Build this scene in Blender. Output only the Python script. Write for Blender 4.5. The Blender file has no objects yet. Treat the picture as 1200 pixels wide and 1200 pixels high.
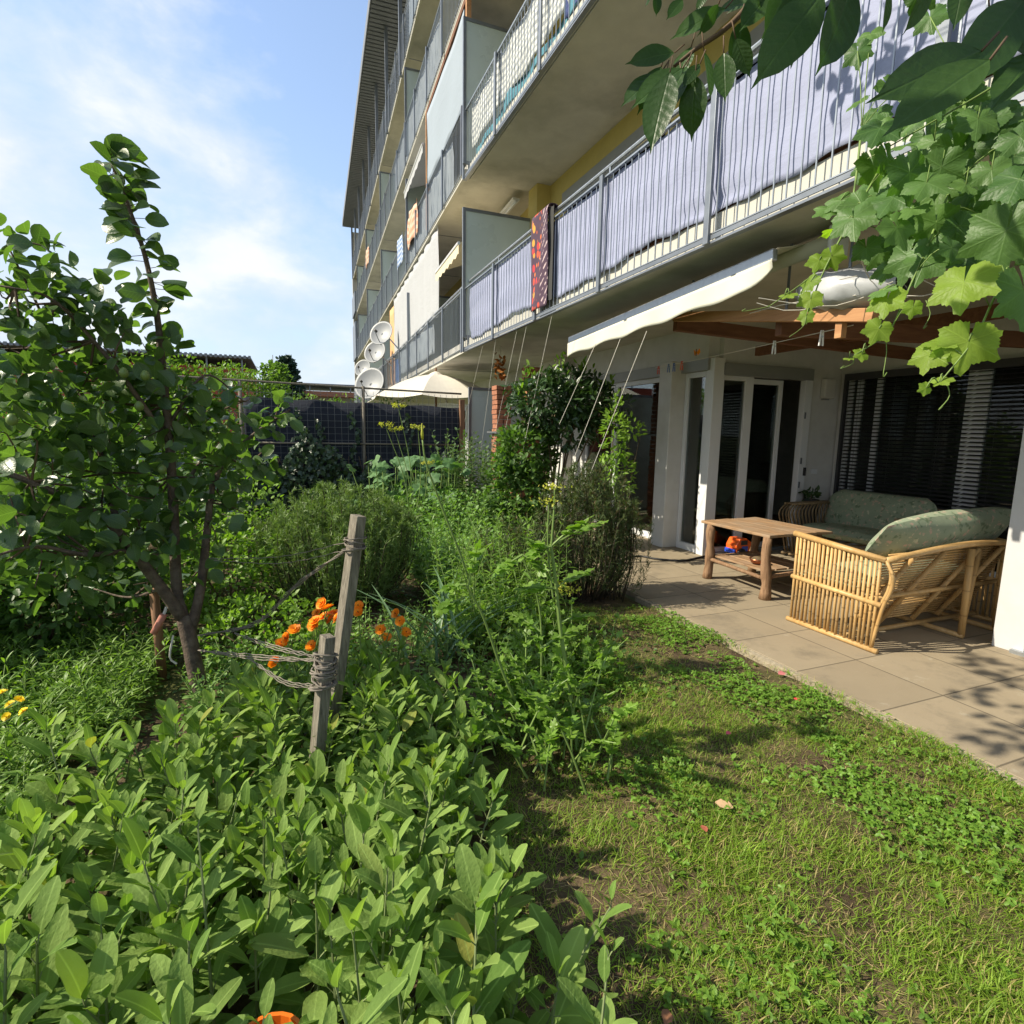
import bpy, math, random
import numpy as np
from mathutils import Vector, Matrix
R_ = math.radians
rng = np.random.default_rng(7); random.seed(7)
sc = bpy.context.scene; C = sc.collection

# ------------------------------------------------------------------ camera
FPX = 645.; CH = 1.65
YAW, PIT, ROL = R_(21.9), R_(8.3), R_(0.9)
F = np.array([math.sin(YAW)*math.cos(PIT), math.cos(YAW)*math.cos(PIT), -math.sin(PIT)])
_R0 = np.array([math.cos(YAW), -math.sin(YAW), 0.]); _U0 = np.cross(_R0, F)
RT = _R0*math.cos(ROL)+_U0*math.sin(ROL); UP = _U0*math.cos(ROL)-_R0*math.sin(ROL)
cd = bpy.data.cameras.new('camera'); cam = bpy.data.objects.new('camera', cd); C.objects.link(cam)
cd.sensor_width = 36; cd.lens = 36*FPX/1200; cd.clip_start = 0.02; cd.clip_end = 3000
cam.matrix_world = Matrix(((RT[0], UP[0], -F[0], 0), (RT[1], UP[1], -F[1], 0), (RT[2], UP[2], -F[2], CH), (0, 0, 0, 1)))
sc.camera = cam
def ray(x, y): return F+RT*(x-600)/FPX-UP*(y-600)/FPX
CAM0 = np.array([0, 0, CH])
def gz(x, y, z=0.): r = ray(x, y); return CAM0+r*((z-CH)/r[2])
def pX(x, y, X): r = ray(x, y); return CAM0+r*(X/r[0])
def pY(x, y, Y): r = ray(x, y); return CAM0+r*(Y/r[1])
def pD(x, y, d): return CAM0+ray(x, y)*d

# ------------------------------------------------------------------ world and sun
SAZ, SEL = R_(12.), R_(40.)
sdir = Vector((-math.cos(SAZ)*math.cos(SEL), math.sin(SAZ)*math.cos(SEL), math.sin(SEL)))   # towards the sun
sc.view_settings.view_transform = 'Standard'; sc.view_settings.look = 'None'
sc.view_settings.exposure = 0.80; sc.view_settings.gamma = 1
w = bpy.data.worlds.new('World'); sc.world = w; w.use_nodes = True
class NT:
    def __init__(s, nt): s.nt = nt; nt.nodes.clear()
    def n(s, t, **k):
        nd = s.nt.nodes.new(t); ins = k.pop('i', {})
        for a, b in k.items(): setattr(nd, a, b)
        for a, b in ins.items(): s.set(nd, a, b)
        return nd
    def set(s, nd, a, b):
        sk = nd.inputs[a]
        if isinstance(b, bpy.types.NodeSocket): s.nt.links.new(b, sk)
        elif isinstance(b, bpy.types.Node): s.nt.links.new(b.outputs[0], sk)
        else:
            if isinstance(b, (tuple, list)) and len(b) == 3 and len(sk.default_value) == 4: b = (*b, 1)
            sk.default_value = b
    def math(s, op, a, b=0., c=0., clamp=False):
        return s.n('ShaderNodeMath', operation=op, use_clamp=clamp, i={0: a, 1: b, 2: c}).outputs[0]
    def mix(s, f, a, b, bt='MIX'):
        nd = s.n('ShaderNodeMix', data_type='RGBA', blend_type=bt, i={0: f, 6: a, 7: b}); return nd.outputs[2]
    def ramp(s, f, *stops):
        nd = s.n('ShaderNodeValToRGB', i={0: f}); cr = nd.color_ramp
        while len(cr.elements) < len(stops): cr.elements.new(0.5)
        for e, (p, c) in zip(cr.elements, stops):
            e.position = p; e.color = (*c, 1) if isinstance(c, (tuple, list)) else (c, c, c, 1)
        return nd.outputs[0]
    def noise(s, vec, scale, det=4, rough=.55, out=0, dist=0.):
        return s.n('ShaderNodeTexNoise', i={'Vector': vec, 'Scale': scale, 'Detail': det, 'Roughness': rough, 'Distortion': dist}).outputs[out]
    def map(s, vec, sc=(1, 1, 1), loc=(0, 0, 0), rot=(0, 0, 0)):
        return s.n('ShaderNodeMapping', i={0: vec, 1: loc, 2: rot, 3: sc}).outputs[0]
t = NT(w.node_tree)
sky = t.n('ShaderNodeTexSky', sky_type='NISHITA', sun_disc=False, sun_elevation=SEL, sun_rotation=math.atan2(sdir.x, sdir.y), altitude=300, air_density=1.1, dust_density=1.2, ozone_density=1.6)
tc = t.n('ShaderNodeTexCoord'); sep = t.n('ShaderNodeSeparateXYZ', i={0: tc.outputs['Generated']})
cv = t.map(tc.outputs['Generated'], (1., 1., 1.75))
n1 = t.noise(t.map(cv, (1, 1, 1), (4.3, 1.7, 0.2)), 1.9, 10, .56, dist=.3)
n2 = t.noise(t.map(cv, (1, 1, 1), (7.1, 3.3, 1.)), 6.2, 10, .56, dist=.15)
low = t.ramp(sep.outputs[2], (0.0, .16), (.30, .13), (.5, .02), (.8, 0.))
lft = t.math('MULTIPLY', t.math('SUBTRACT', t.math('MULTIPLY', sep.outputs[0], -1.), .1), .22)
dn = t.math('ADD', t.math('ADD', t.math('MULTIPLY', n1, .68), t.math('MULTIPLY', n2, .40)), t.math('ADD', low, lft))
cover = t.ramp(dn, (.53, 0.), (.64, .55), (.76, .92))
bright = t.ramp(n2, (.36, (2.7, 3.15, 3.75)), (.50, (3.2, 3.5, 3.85)), (.63, (3.95, 4.0, 4.05)))
hz = t.ramp(sep.outputs[2], (0.0, .66), (.15, .55), (.45, .30), (.85, .08))
skyc = t.mix(hz, t.mix(1., sky.outputs[0], (.95, .97, 1.02), 'MULTIPLY'), (2.35, 3.0, 3.85))
col = t.mix(cover, skyc, bright)
bg = t.n('ShaderNodeBackground', i={0: col, 1: 0.15}); t.n('ShaderNodeOutputWorld', i={0: bg.outputs[0]})
sl = bpy.data.lights.new('sun', 'SUN'); so = bpy.data.objects.new('sun', sl); C.objects.link(so)
sl.energy = 4.3; sl.angle = R_(.55); sl.color = (1., .91, .73)
so.rotation_euler = sdir.to_track_quat('Z', 'Y').to_euler(); so.location = (-20, 5, 30)

# ------------------------------------------------------------------ mesh helpers
BASE = {}
class MB:
    def __init__(s): s.v = []; s.f = []
    def add(s, v, f):
        o = len(s.v); s.v += [tuple(map(float, p)) for p in v]; s.f += [tuple(i+o for i in q) for q in f]; return s
    def box(s, a, b, M=None):
        x0, y0, z0 = a; x1, y1, z1 = b
        v = [(x0, y0, z0), (x1, y0, z0), (x1, y1, z0), (x0, y1, z0), (x0, y0, z1), (x1, y0, z1), (x1, y1, z1), (x0, y1, z1)]
        if M is not None: v = [M(p) for p in v]
        return s.add(v, [(0, 3, 2, 1), (4, 5, 6, 7), (0, 1, 5, 4), (1, 2, 6, 5), (2, 3, 7, 6), (3, 0, 4, 7)])
    def bar(s, p, q, w, h, up=(0, 0, 1)):          # rectangular bar from p to q
        p = np.array(p, float); q = np.array(q, float); d = (q-p)/np.linalg.norm(q-p)
        up = np.array(up, float); x = np.cross(d, up)
        if np.linalg.norm(x) < 1e-4: x = np.cross(d, (1, 0, 0))
        x /= np.linalg.norm(x); u = np.cross(x, d); v = []
        for e in (p, q):
            for a, b in ((-1, -1), (1, -1), (1, 1), (-1, 1)): v.append(e+x*a*w/2+u*b*h/2)
        return s.add(v, [(0, 1, 2, 3), (7, 6, 5, 4), (0, 4, 5, 1), (1, 5, 6, 2), (2, 6, 7, 3), (3, 7, 4, 0)])
    def tube(s, pts, r, n=6, cap=True):
        pts = [np.array(p, float) for p in pts]; m = len(pts)
        rs = r if isinstance(r, (list, tuple, np.ndarray)) else [r]*m
        V = []; prev = None
        for i, p in enumerate(pts):
            d = pts[min(i+1, m-1)]-pts[max(i-1, 0)]; d = d/(np.linalg.norm(d)+1e-9)
            if prev is None:
                a = np.cross(d, (0, 0, 1.)); a = np.cross(d, (1., 0, 0)) if np.linalg.norm(a) < .1 else a
            else: a = prev-d*(prev@d)
            a = a/(np.linalg.norm(a)+1e-9); prev = a; b = np.cross(d, a)
            for k in range(n):
                t_ = 2*math.pi*k/n; V.append(p+(a*math.cos(t_)+b*math.sin(t_))*rs[i])
        Fc = [(i*n+k, i*n+(k+1) % n, (i+1)*n+(k+1) % n, (i+1)*n+k) for i in range(m-1) for k in range(n)]
        if cap: Fc += [tuple(range(n))[::-1], tuple((m-1)*n+k for k in range(n))]
        return s.add(V, Fc)
    def lathe(s, prof, c, n=20, ax=(0, 0, 1)):     # prof (r, h) about axis ax at c
        ax = Vector(ax).normalized(); q = Vector((0, 0, 1)).rotation_difference(ax); V = []
        for r, h in prof:
            for k in range(n):
                t_ = 2*math.pi*k/n; V.append(np.array(c)+np.array(q @ Vector((r*math.cos(t_), r*math.sin(t_), h))))
        Fc = [(i*n+k, i*n+(k+1) % n, (i+1)*n+(k+1) % n, (i+1)*n+k) for i in range(len(prof)-1) for k in range(n)]
        return s.add(V, Fc)
    def grid(s, fn, nu, nv):
        V = [fn(i/nu, j/nv) for j in range(nv+1) for i in range(nu+1)]
        return s.add(V, [(j*(nu+1)+i, j*(nu+1)+i+1, (j+1)*(nu+1)+i+1, (j+1)*(nu+1)+i) for j in range(nv) for i in range(nu)])
    def prism(s, poly, a, b):                      # poly: 2-D points, a(p), b(p) give the two end points
        n = len(poly); V = [a(p) for p in poly]+[b(p) for p in poly]
        return s.add(V, [tuple(range(n))[::-1], tuple(range(n, 2*n))]+[(i, (i+1) % n, n+(i+1) % n, n+i) for i in range(n)])
def _link(name, me, mat, parent, smooth, loc):
    o = bpy.data.objects.new(name, me); C.objects.link(o)
    if mat is not None: me.materials.append(mat)
    if smooth: me.polygons.foreach_set('use_smooth', [True]*len(me.polygons))
    if parent is not None: o.parent = parent; BASE[o] = BASE[parent]
    else: o.location = loc; BASE[o] = np.array(loc, float)
    return o
def obj(name, mb, mat, parent=None, smooth=False, loc=(0, 0, 0), bev=0., solid=0.):
    b = BASE[parent] if parent is not None else np.array(loc, float)
    me = bpy.data.meshes.new(name); V = np.array(mb.v)-b
    me.from_pydata(V.tolist(), [], mb.f); me.update()
    o = _link(name, me, mat, parent, smooth, loc)
    if solid:
        m = o.modifiers.new('solid', 'SOLIDIFY'); m.thickness = solid; m.offset = 0
    if bev:
        m = o.modifiers.new('bev', 'BEVEL'); m.width = bev; m.segments = 2; m.limit_method = 'ANGLE'; m.harden_normals = False
    return o
def tag(o, label, cat, group=None):
    o['label'] = label; o['category'] = cat
    if group: o['group'] = group
    return o
def thing(name, label, cat, loc, group=None):
    o = bpy.data.objects.new(name, None); C.objects.link(o); o.location = loc; o.empty_display_size = .1
    BASE[o] = np.array(loc, float); return tag(o, label, cat, group)
def kind(o, k): o['kind'] = k; return o

# leaves -----------------------------------------------------------
def nrm(a): return a/(np.linalg.norm(a, axis=-1, keepdims=True)+1e-9)
def blade(n, wf, fold=.25, curl=.15, wave=0.):
    V = []; UV = []; Fc = []
    for i in range(n+1):
        t_ = i/n; wd = wf(t_); z = -curl*t_*t_
        V += [(-wd, t_, z+fold*wd+wave*math.sin(t_*13)), (0, t_, z), (wd, t_, z+fold*wd+wave*math.sin(t_*13+2))]
        UV += [(.5-wd, t_), (.5, t_), (.5+wd, t_)]
    for i in range(n):
        a = i*3; Fc += [(a, a+1, a+4, a+3), (a+1, a+2, a+5, a+4)]
    return np.array(V), np.array(Fc), np.array(UV)
T_SAGE = blade(8, lambda t: .182*min(1., (t/.32)**.75 if t > 0 else .03)*max(.0, 1-max(0., (t-.45)/.56)**2.6)**.55, .32, .2, .006)
T_ROUND = blade(6, lambda t: .40*math.sin(math.pi*(t*.97+.015))**.62*(1 if t < .9 else .55), .3, .22)
T_CHERRY = blade(9, lambda t: .23*(math.sin(math.pi*min(1, t*1.02)**.9)**.9 if t < .8 else max(.012, .23*0+ .52*(1-t)**.9/.36*.62)), .22, .12, .004)
T_OVATE = blade(3, lambda t: .30*math.sin(math.pi*(t*.95+.02))**.8, .3, .15)
T_LAUREL = blade(4, lambda t: .20*math.sin(math.pi*(t*.96+.02))**.8, .35, .1)
T_LANCE = blade(4, lambda t: .11*math.sin(math.pi*(t*.94+.03))**.8, .3, .3)
T_STRAP = blade(9, lambda t: .022*(1-t)**.5+.001, .5, .55)
T_NEEDLE = (np.array([(-.06, 0, 0), (.06, 0, 0), (.035, 1, -.1), (-.035, 1, -.1)]), np.array([(0, 1, 2, 3)]), np.array([(.4, 0), (.6, 0), (.55, 1), (.45, 1)]))
T_PETAL = blade(2, lambda t: .12*(.5+.5*min(1, t*2)), .1, -.1)
def lobed(lobes, n=60, teeth=.035, dome=.12, rings=3, k=11., base0=.36):
    V = [(0, 0, 0)]; UV = [(.5, .3)]; Fc = []; angs = []
    for i in range(n):
        a = -math.pi+.10+(2*math.pi-.20)*i/(n-1); angs.append(a)   # 0 = tip direction (+y), gap at the stalk
    for rg in range(1, rings+1):
        fr = rg/rings
        for i, a in enumerate(angs):
            r = max(.30+.0*fr, max(L*math.exp(-k*min(abs(a-b), 9)**2) for b, L in lobes))
            r = max(r, base0*(1 if abs(a) < 2.7 else .9))
            r = r*(1+(teeth*(1 if i % 2 else -1) if rg == rings else 0))
            x, y = math.sin(a)*r*fr, math.cos(a)*r*fr
            V.append((x, y, -dome*(x*x+y*y)*1.4+.045*fr*math.cos(5*a)*fr)); UV.append((x*.5+.5, y*.5+.3))
    for i in range(n-1): Fc.append((0, 1+i, 2+i))
    quads = [(1+(g-1)*n+i, 1+g*n+i, 2+g*n+i, 2+(g-1)*n+i) for g in range(1, rings) for i in range(n-1)]
    return np.array(V), ((np.array(Fc), np.array(quads)) if quads else np.array(Fc)), np.array(UV)
T_VINE = lobed([(0, .74), (1.0, .66), (-1.0, .66), (2.05, .58), (-2.05, .58)], 72, .03, .16, 4, 5.5, .5)
T_SQUASH = lobed([(0, .7), (1.1, .62), (-1.1, .62), (2.2, .5), (-2.2, .5)], 32, .04, .2, 2, 5., .45)
T_IVY = lobed([(0, .75), (1.2, .5), (-1.2, .5)], 18, .0, .15, 1, 5.)
T_CELERY = lobed([(0, .8), (.9, .6), (-.9, .6)], 20, .10, .1, 1, 9.)
T_CLOVER = (lambda b: (np.concatenate([b[0] @ np.array([[math.cos(a), math.sin(a), 0], [-math.sin(a), math.cos(a), 0], [0, 0, 1]]) for a in (0, 2.1, 4.2)]),
             np.concatenate([b[1]+len(b[0])*i for i in range(3)]), np.concatenate([b[2]]*3)))(blade(2, lambda t: .36*math.sin(math.pi*(.15+.75*t))**.6, .3, .2))
class LV:
    def __init__(s): s.P = []; s.D = []; s.U = []; s.L = []; s.W = []
    def add(s, p, d, u, L, W=1.):
        p = np.atleast_2d(np.array(p, float)); n = len(p); s.P.append(p)
        s.D.append(np.broadcast_to(np.atleast_2d(np.array(d, float)), (n, 3))); s.U.append(np.broadcast_to(np.atleast_2d(np.array(u, float)), (n, 3)))
        s.L.append(np.broadcast_to(np.atleast_1d(np.array(L, float)), (n,))); s.W.append(np.broadcast_to(np.atleast_1d(np.array(W, float)), (n,)))
    def build(s, name, tm, mat, parent=None, loc=(0, 0, 0), smooth=True):
        if not s.P: return None
        P = np.concatenate(s.P); D = nrm(np.concatenate(s.D)); U = np.concatenate(s.U); L = np.concatenate(s.L); W = np.concatenate(s.W)
        b = BASE[parent] if parent is not None else np.array(loc, float)
        Z = nrm(U-D*np.sum(U*D, 1, keepdims=True)); X = np.cross(D, Z)
        V, Fc, UV = tm; n = len(P); k = len(V)
        G = (P-b)[:, None, :]+L[:, None, None]*(V[None, :, 0:1]*W[:, None, None]*X[:, None, :]+V[None, :, 1:2]*D[:, None, :]+V[None, :, 2:3]*Z[:, None, :])
        fs = Fc if isinstance(Fc, tuple) else (Fc,)
        idx = []; tot = []
        for f in fs:
            q = (f[None]+(np.arange(n)*k)[:, None, None]).reshape(-1, f.shape[1]); idx.append(q.ravel()); tot.append(np.full(len(q), f.shape[1]))
        idx = np.concatenate(idx).astype(np.int32); tot = np.concatenate(tot).astype(np.int32)
        me = bpy.data.meshes.new(name); me.vertices.add(n*k); me.vertices.foreach_set('co', G.reshape(-1).astype(np.float32))
        me.loops.add(len(idx)); me.loops.foreach_set('vertex_index', idx)
        me.polygons.add(len(tot)); me.polygons.foreach_set('loop_start', np.concatenate([[0], np.cumsum(tot)[:-1]]).astype(np.int32))
        me.update(calc_edges=True)
        uv = me.uv_layers.new(name='UVMap'); uv.data.foreach_set('uv', np.tile(UV, (n, 1))[idx].reshape(-1).astype(np.float32))
        return _link(name, me, mat, parent, smooth, loc)
def rdir(n, up=0., spread=1.):
    d = rng.normal(size=(n, 3))*spread; d[:, 2] += up; return nrm(d)
def polyline(pts, n):                                # Catmull-Rom resample
    p = np.array(pts, float); p = np.concatenate([[2*p[0]-p[1]], p, [2*p[-1]-p[-2]]]); out = []
    m = len(p)-3
    for i in range(n+1):
        u = i/n*m; j = min(int(u), m-1); t_ = u-j; a, b, c, d = p[j:j+4]
        out.append(.5*((2*b)+(-a+c)*t_+(2*a-5*b+4*c-d)*t_**2+(-a+3*b-3*c+d)*t_**3))
    return np.array(out)

# ------------------------------------------------------------------ materials
def mat(name):
    m = bpy.data.materials.new(name); m.use_nodes = True; return m, NT(m.node_tree)
def out(t, sh): t.n('ShaderNodeOutputMaterial', i={0: sh})
def plain(name, c, rough=.6, metal=0., var=.12, sc_=6., bump=.0, bsc=60., spec=.4, stain=None, stf=.5, stsc=1.5):
    m, t = mat(name); co = t.n('ShaderNodeTexCoord').outputs['Object']
    nz = t.noise(co, sc_, 5, .6)
    a = tuple(x*(1-var) for x in c); b = tuple(min(1, x*(1+var)) for x in c)
    cc = t.mix(t.ramp(nz, (.3, 0.), (.7, 1.)), a, b)
    if stain:
        cc = t.mix(t.math('MULTIPLY', t.ramp(t.noise(co, stsc, 7, .65), (.48, 0.), (.68, 1.)), stf), cc, stain)
    p = t.n('ShaderNodeBsdfPrincipled', i={'Base Color': cc, 'Roughness': t.math('ADD', t.math('MULTIPLY', nz, .25), rough-.12), 'Metallic': metal, 'Specular IOR Level': spec})
    if bump:
        t.set(p, 'Normal', t.n('ShaderNodeBump', i={'Strength': bump, 'Distance': .01, 'Height': t.noise(co, bsc, 5, .6)}).outputs[0])
    out(t, p.outputs[0]); return m
def leafm(name, a, b, tr=.35, rough=.42, spec=.35, tcol=None, veins=0, dry=None, dryf=.0, vf=.35, vs=34., bs=.35):
    m, t = mat(name); g = t.n('ShaderNodeNewGeometry'); rp = g.outputs['Random Per Island']
    co = t.n('ShaderNodeTexCoord')
    cc = t.mix(rp, a, b)
    nz = t.noise(co.outputs['Object'], 7., 3)
    cc = t.mix(1., cc, t.ramp(nz, (.3, (.78, .78, .78)), (.7, (1.18, 1.18, 1.18))), 'MULTIPLY')
    if dry: cc = t.mix(t.ramp(t.math('FRACT', t.math('MULTIPLY', rp, 37.3)), (1-dryf-.01, 0.), (1-dryf, 1.)), cc, dry)
    uv = t.n('ShaderNodeSeparateXYZ', i={0: co.outputs['UV']})
    u = t.math('ABSOLUTE', t.math('SUBTRACT', uv.outputs[0], .5))
    bmp = None
    if veins == 3:      # midrib only
        rib = t.ramp(u, (.0, 1.), (.02, .0)); cc = t.mix(t.math('MULTIPLY', rib, .4), cc, tuple(min(1, x*1.7+.03) for x in b))
    if veins == 1:      # pinnate
        rib = t.ramp(u, (.0, 1.), (.018, .0))
        sv = t.math('SINE', t.math('MULTIPLY', t.math('SUBTRACT', uv.outputs[1], t.math('MULTIPLY', u, .75)), vs*2))
        vv = t.math('MAXIMUM', rib, t.math('MULTIPLY', t.ramp(sv, (.80, 0.), (1., 1.)), .45))
        cc = t.mix(t.math('MULTIPLY', vv, vf), cc, tuple(min(1, x*1.9+.03) for x in b)); bmp = t.math('SUBTRACT', t.math('MULTIPLY', sv, .13), rib)
    if veins == 2:      # palmate: radial ribs from the stalk at uv (.5,.3)
        dx = t.math('SUBTRACT', uv.outputs[0], .5); dy = t.math('SUBTRACT', uv.outputs[1], .3)
        an = t.math('ARCTAN2', dx, dy); rr = t.math('SQRT', t.math('ADD', t.math('MULTIPLY', dx, dx), t.math('MULTIPLY', dy, dy)))
        fr = t.math('ABSOLUTE', t.math('SUBTRACT', t.math('FRACT', t.math('ADD', t.math('DIVIDE', an, 1.07), .5)), .5))
        rib = t.ramp(t.math('MULTIPLY', fr, rr), (.0, 1.), (.009, 0.))
        sv = t.math('SINE', t.math('MULTIPLY', t.math('SUBTRACT', rr, t.math('MULTIPLY', fr, .30)), 95.))
        vv = t.math('MAXIMUM', rib, t.math('MULTIPLY', t.ramp(sv, (.86, 0.), (1., 1.)), .5))
        cc = t.mix(t.math('MULTIPLY', vv, .2), cc, tuple(min(1, x*1.8+.04) for x in b)); bmp = t.math('SUBTRACT', t.math('MULTIPLY', sv, .14), rib)
    p = t.n('ShaderNodeBsdfPrincipled', i={'Base Color': cc, 'Roughness': rough, 'Specular IOR Level': spec})
    hb = t.noise(co.outputs['Object'], 90., 3)
    if bmp is not None: hb = t.math('ADD', hb, t.math('MULTIPLY', bmp, .5))
    t.set(p, 'Normal', t.n('ShaderNodeBump', i={'Strength': bs, 'Distance': .004, 'Height': hb}).outputs[0])
    tl = t.n('ShaderNodeBsdfTranslucent', i={0: t.mix(1., cc, tcol or (1.5, 1.7, .55), 'MULTIPLY')})
    out(t, t.n('ShaderNodeMixShader', i={0: tr, 1: p.outputs[0], 2: tl.outputs[0]}).outputs[0]); return m
M = {}
M['sage'] = leafm('sage_leaf', (.12, .21, .044), (.245, .345, .092), .34, .68, .10, bs=.7, veins=3, dry=(.30, .30, .07), dryf=.012)
M['sage_stem'] = plain('sage_stem', (.16, .2, .08), .7)
M['pear'] = leafm('pear_leaf', (.055, .105, .036), (.105, .170, .058), .42, .32, .5, veins=1, vs=26., tcol=(1.7, 2.0, .5))
M['cherry'] = leafm('cherry_leaf', (.026, .060, .016), (.045, .095, .024), .36, .40, .4, veins=1, vs=30., tcol=(1.5, 1.9, .4), vf=.14)
M['vine'] = leafm('vine_leaf', (.060, .135, .036), (.13, .235, .060), .40, .45, .35, veins=2, tcol=(1.3, 1.6, .30))
M['vine_young_lit'] = leafm('young_backlit_vine_leaf', (.20, .32, .04), (.28, .40, .06), .55, .45, .3, veins=2, tcol=(1.3, 1.5, .3))  # young tips, and backlight put into the colour of some lower leaves
M['laurel'] = leafm('laurel_leaf', (.022, .052, .016), (.045, .090, .026), .22, .30, .5, veins=1)
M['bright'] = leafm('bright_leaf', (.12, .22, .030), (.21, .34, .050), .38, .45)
M['lovage'] = leafm('lovage_leaf', (.12, .23, .030), (.20, .33, .050), .40, .40)
M['mint'] = leafm('mint_leaf', (.13, .25, .06), (.21, .35, .09), .32, .5)
M['tomato'] = leafm('tomato_leaf', (.07, .13, .05), (.12, .19, .08), .3, .5)
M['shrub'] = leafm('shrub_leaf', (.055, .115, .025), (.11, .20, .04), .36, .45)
M['ivy'] = leafm('ivy_leaf', (.020, .048, .020), (.045, .085, .032), .2, .35, .5)
M['squash'] = leafm('squash_leaf', (.09, .18, .065), (.13, .24, .09), .3, .5, veins=2)
M['hedge'] = leafm('hedge_leaf', (.085, .16, .028), (.15, .25, .045), .38, .5)
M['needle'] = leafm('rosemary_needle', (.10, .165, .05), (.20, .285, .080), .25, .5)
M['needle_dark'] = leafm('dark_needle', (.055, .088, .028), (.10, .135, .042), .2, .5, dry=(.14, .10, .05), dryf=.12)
M['strap'] = leafm('leek_leaf', (.11, .20, .10), (.17, .27, .13), .25, .4)
M['grass'] = leafm('grass_blade', (.14, .25, .020), (.25, .36, .038), .40, .5, dry=(.40, .33, .13), dryf=.14)
M['thatch'] = leafm('dry_grass', (.26, .20, .09), (.42, .34, .17), .2, .7)
M['clover'] = leafm('clover_leaf', (.10, .21, .025), (.19, .32, .045), .35, .45)
M['bark'] = plain('bark', (.105, .075, .055), .85, var=.4, sc_=25, bump=.8, bsc=70, stain=(.22, .18, .13), stf=.5, stsc=14)
M['twig'] = plain('twig', (.10, .065, .04), .8, var=.3)
M['green_stem'] = plain('green_stem', (.16, .24, .06), .55, var=.2)
M['dark_stem'] = plain('dark_stem', (.055, .042, .025), .85, var=.3)
M['brown_stem'] = plain('brown_stem', (.12, .085, .045), .75, var=.3)
M['calendula'] = leafm('marigold_petal', (.88, .24, .008), (.92, .40, .015), .3, .5, tcol=(1.2, 1., .8))
M['yellow_petal'] = leafm('yellow_petal', (.85, .62, .02), (.88, .72, .03), .3, .5, tcol=(1.1, 1.1, .8))
M['umbel'] = leafm('umbel_flower', (.38, .40, .05), (.5, .48, .08), .3, .6)
M['disc'] = plain('flower_disc', (.25, .09, .01), .8)
M['fruit'] = plain('green_pear', (.14, .20, .05), .4, var=.2)
M['white'] = plain('white_frame', (.66, .67, .69), .38, var=.03, stain=(.55, .54, .5), stf=.25, stsc=3)
M['render'] = plain('white_render', (.58, .57, .55), .8, var=.04, bump=.15, bsc=160, stain=(.40, .38, .33), stf=.4, stsc=1.3)
M['post_white'] = plain('white_post_paint', (.52, .52, .53), .6, var=.03, bump=.08, bsc=120, stain=(.5, .47, .42), stf=.18, stsc=4)
M['yellow'] = plain('yellow_wall', (.50, .40, .13), .85, var=.06, bump=.2, bsc=150)
M['concrete'] = plain('concrete', (.52, .50, .45), .85, var=.1, sc_=2.5, bump=.2, bsc=60, stain=(.30, .285, .25), stf=.65, stsc=.8)
M['edge'] = plain('cream_edge', (.50, .485, .43), .8, var=.07, sc_=3, bump=.1, stain=(.4, .37, .3), stf=.35, stsc=3)
M['steel'] = plain('grey_steel', (.20, .22, .25), .42, .55, .08, stain=(.30, .31, .32), stf=.3, stsc=8)
M['galv'] = plain('galvanised', (.42, .45, .49), .38, .75, .12, 20)
M['bar'] = plain('railing_bar', (.30, .33, .37), .4, .6, .08)
M['band'] = plain('grey_blind_box', (.30, .31, .31), .5, .3, .05)
M['roof'] = plain('roof_sheet', (.20, .21, .23), .55, .3, .1)
M['soffit'] = plain('soffit_board', (.15, .16, .18), .7, 0, .1)
M['frost'] = plain('frosted_glass', (.50, .58, .56), .28, 0, .05, 1.5, spec=.6)
M['dark'] = plain('dark_backing', (.05, .05, .048), .9)
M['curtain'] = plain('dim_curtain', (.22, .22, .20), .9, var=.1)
M['slat'] = plain('blind_slat', (.045, .045, .048), .6, 0., .06)
M['brick'] = plain('brick_red', (.33, .135, .075), .85, var=.3, sc_=14, bump=.3, bsc=60)
M['terra'] = plain('terracotta', (.55, .17, .05), .6, var=.15)
M['black'] = plain('black_rubber', (.02, .02, .022), .5)
M['beige'] = plain('beige_awning', (.62, .54, .38), .85, var=.05)
M['cream'] = plain('cream_awning', (.60, .59, .50), .8, var=.03, stain=(.68, .64, .5), stf=.3, stsc=5)
M['parasol'] = plain('parasol_cloth', (.60, .56, .48), .8, var=.03)
M['dish'] = plain('dish_grey', (.25, .26, .27), .45, var=.04)
M['redwall'] = plain('red_wall', (.34, .07, .05), .8, var=.1)
M['pine'] = leafm('pine_needle', (.020, .045, .030), (.035, .07, .045), .1, .6)
M['tarp'] = plain('grey_tarp', (.42, .43, .45), .35, 0, .15, 9, spec=.6)
M['string'] = plain('pale_string', (.60, .57, .50), .9, var=.1)
M['twine'] = plain('grey_twine', (.19, .165, .135), .95, var=.25, sc_=40)
M['pot'] = plain('orange_plastic', (.75, .16, .015), .4, var=.06)
M['toy_o'] = plain('toy_orange', (.85, .13, .02), .3); M['toy_b'] = plain('toy_blue', (.03, .09, .6), .3)
M['soil'] = None
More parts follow.
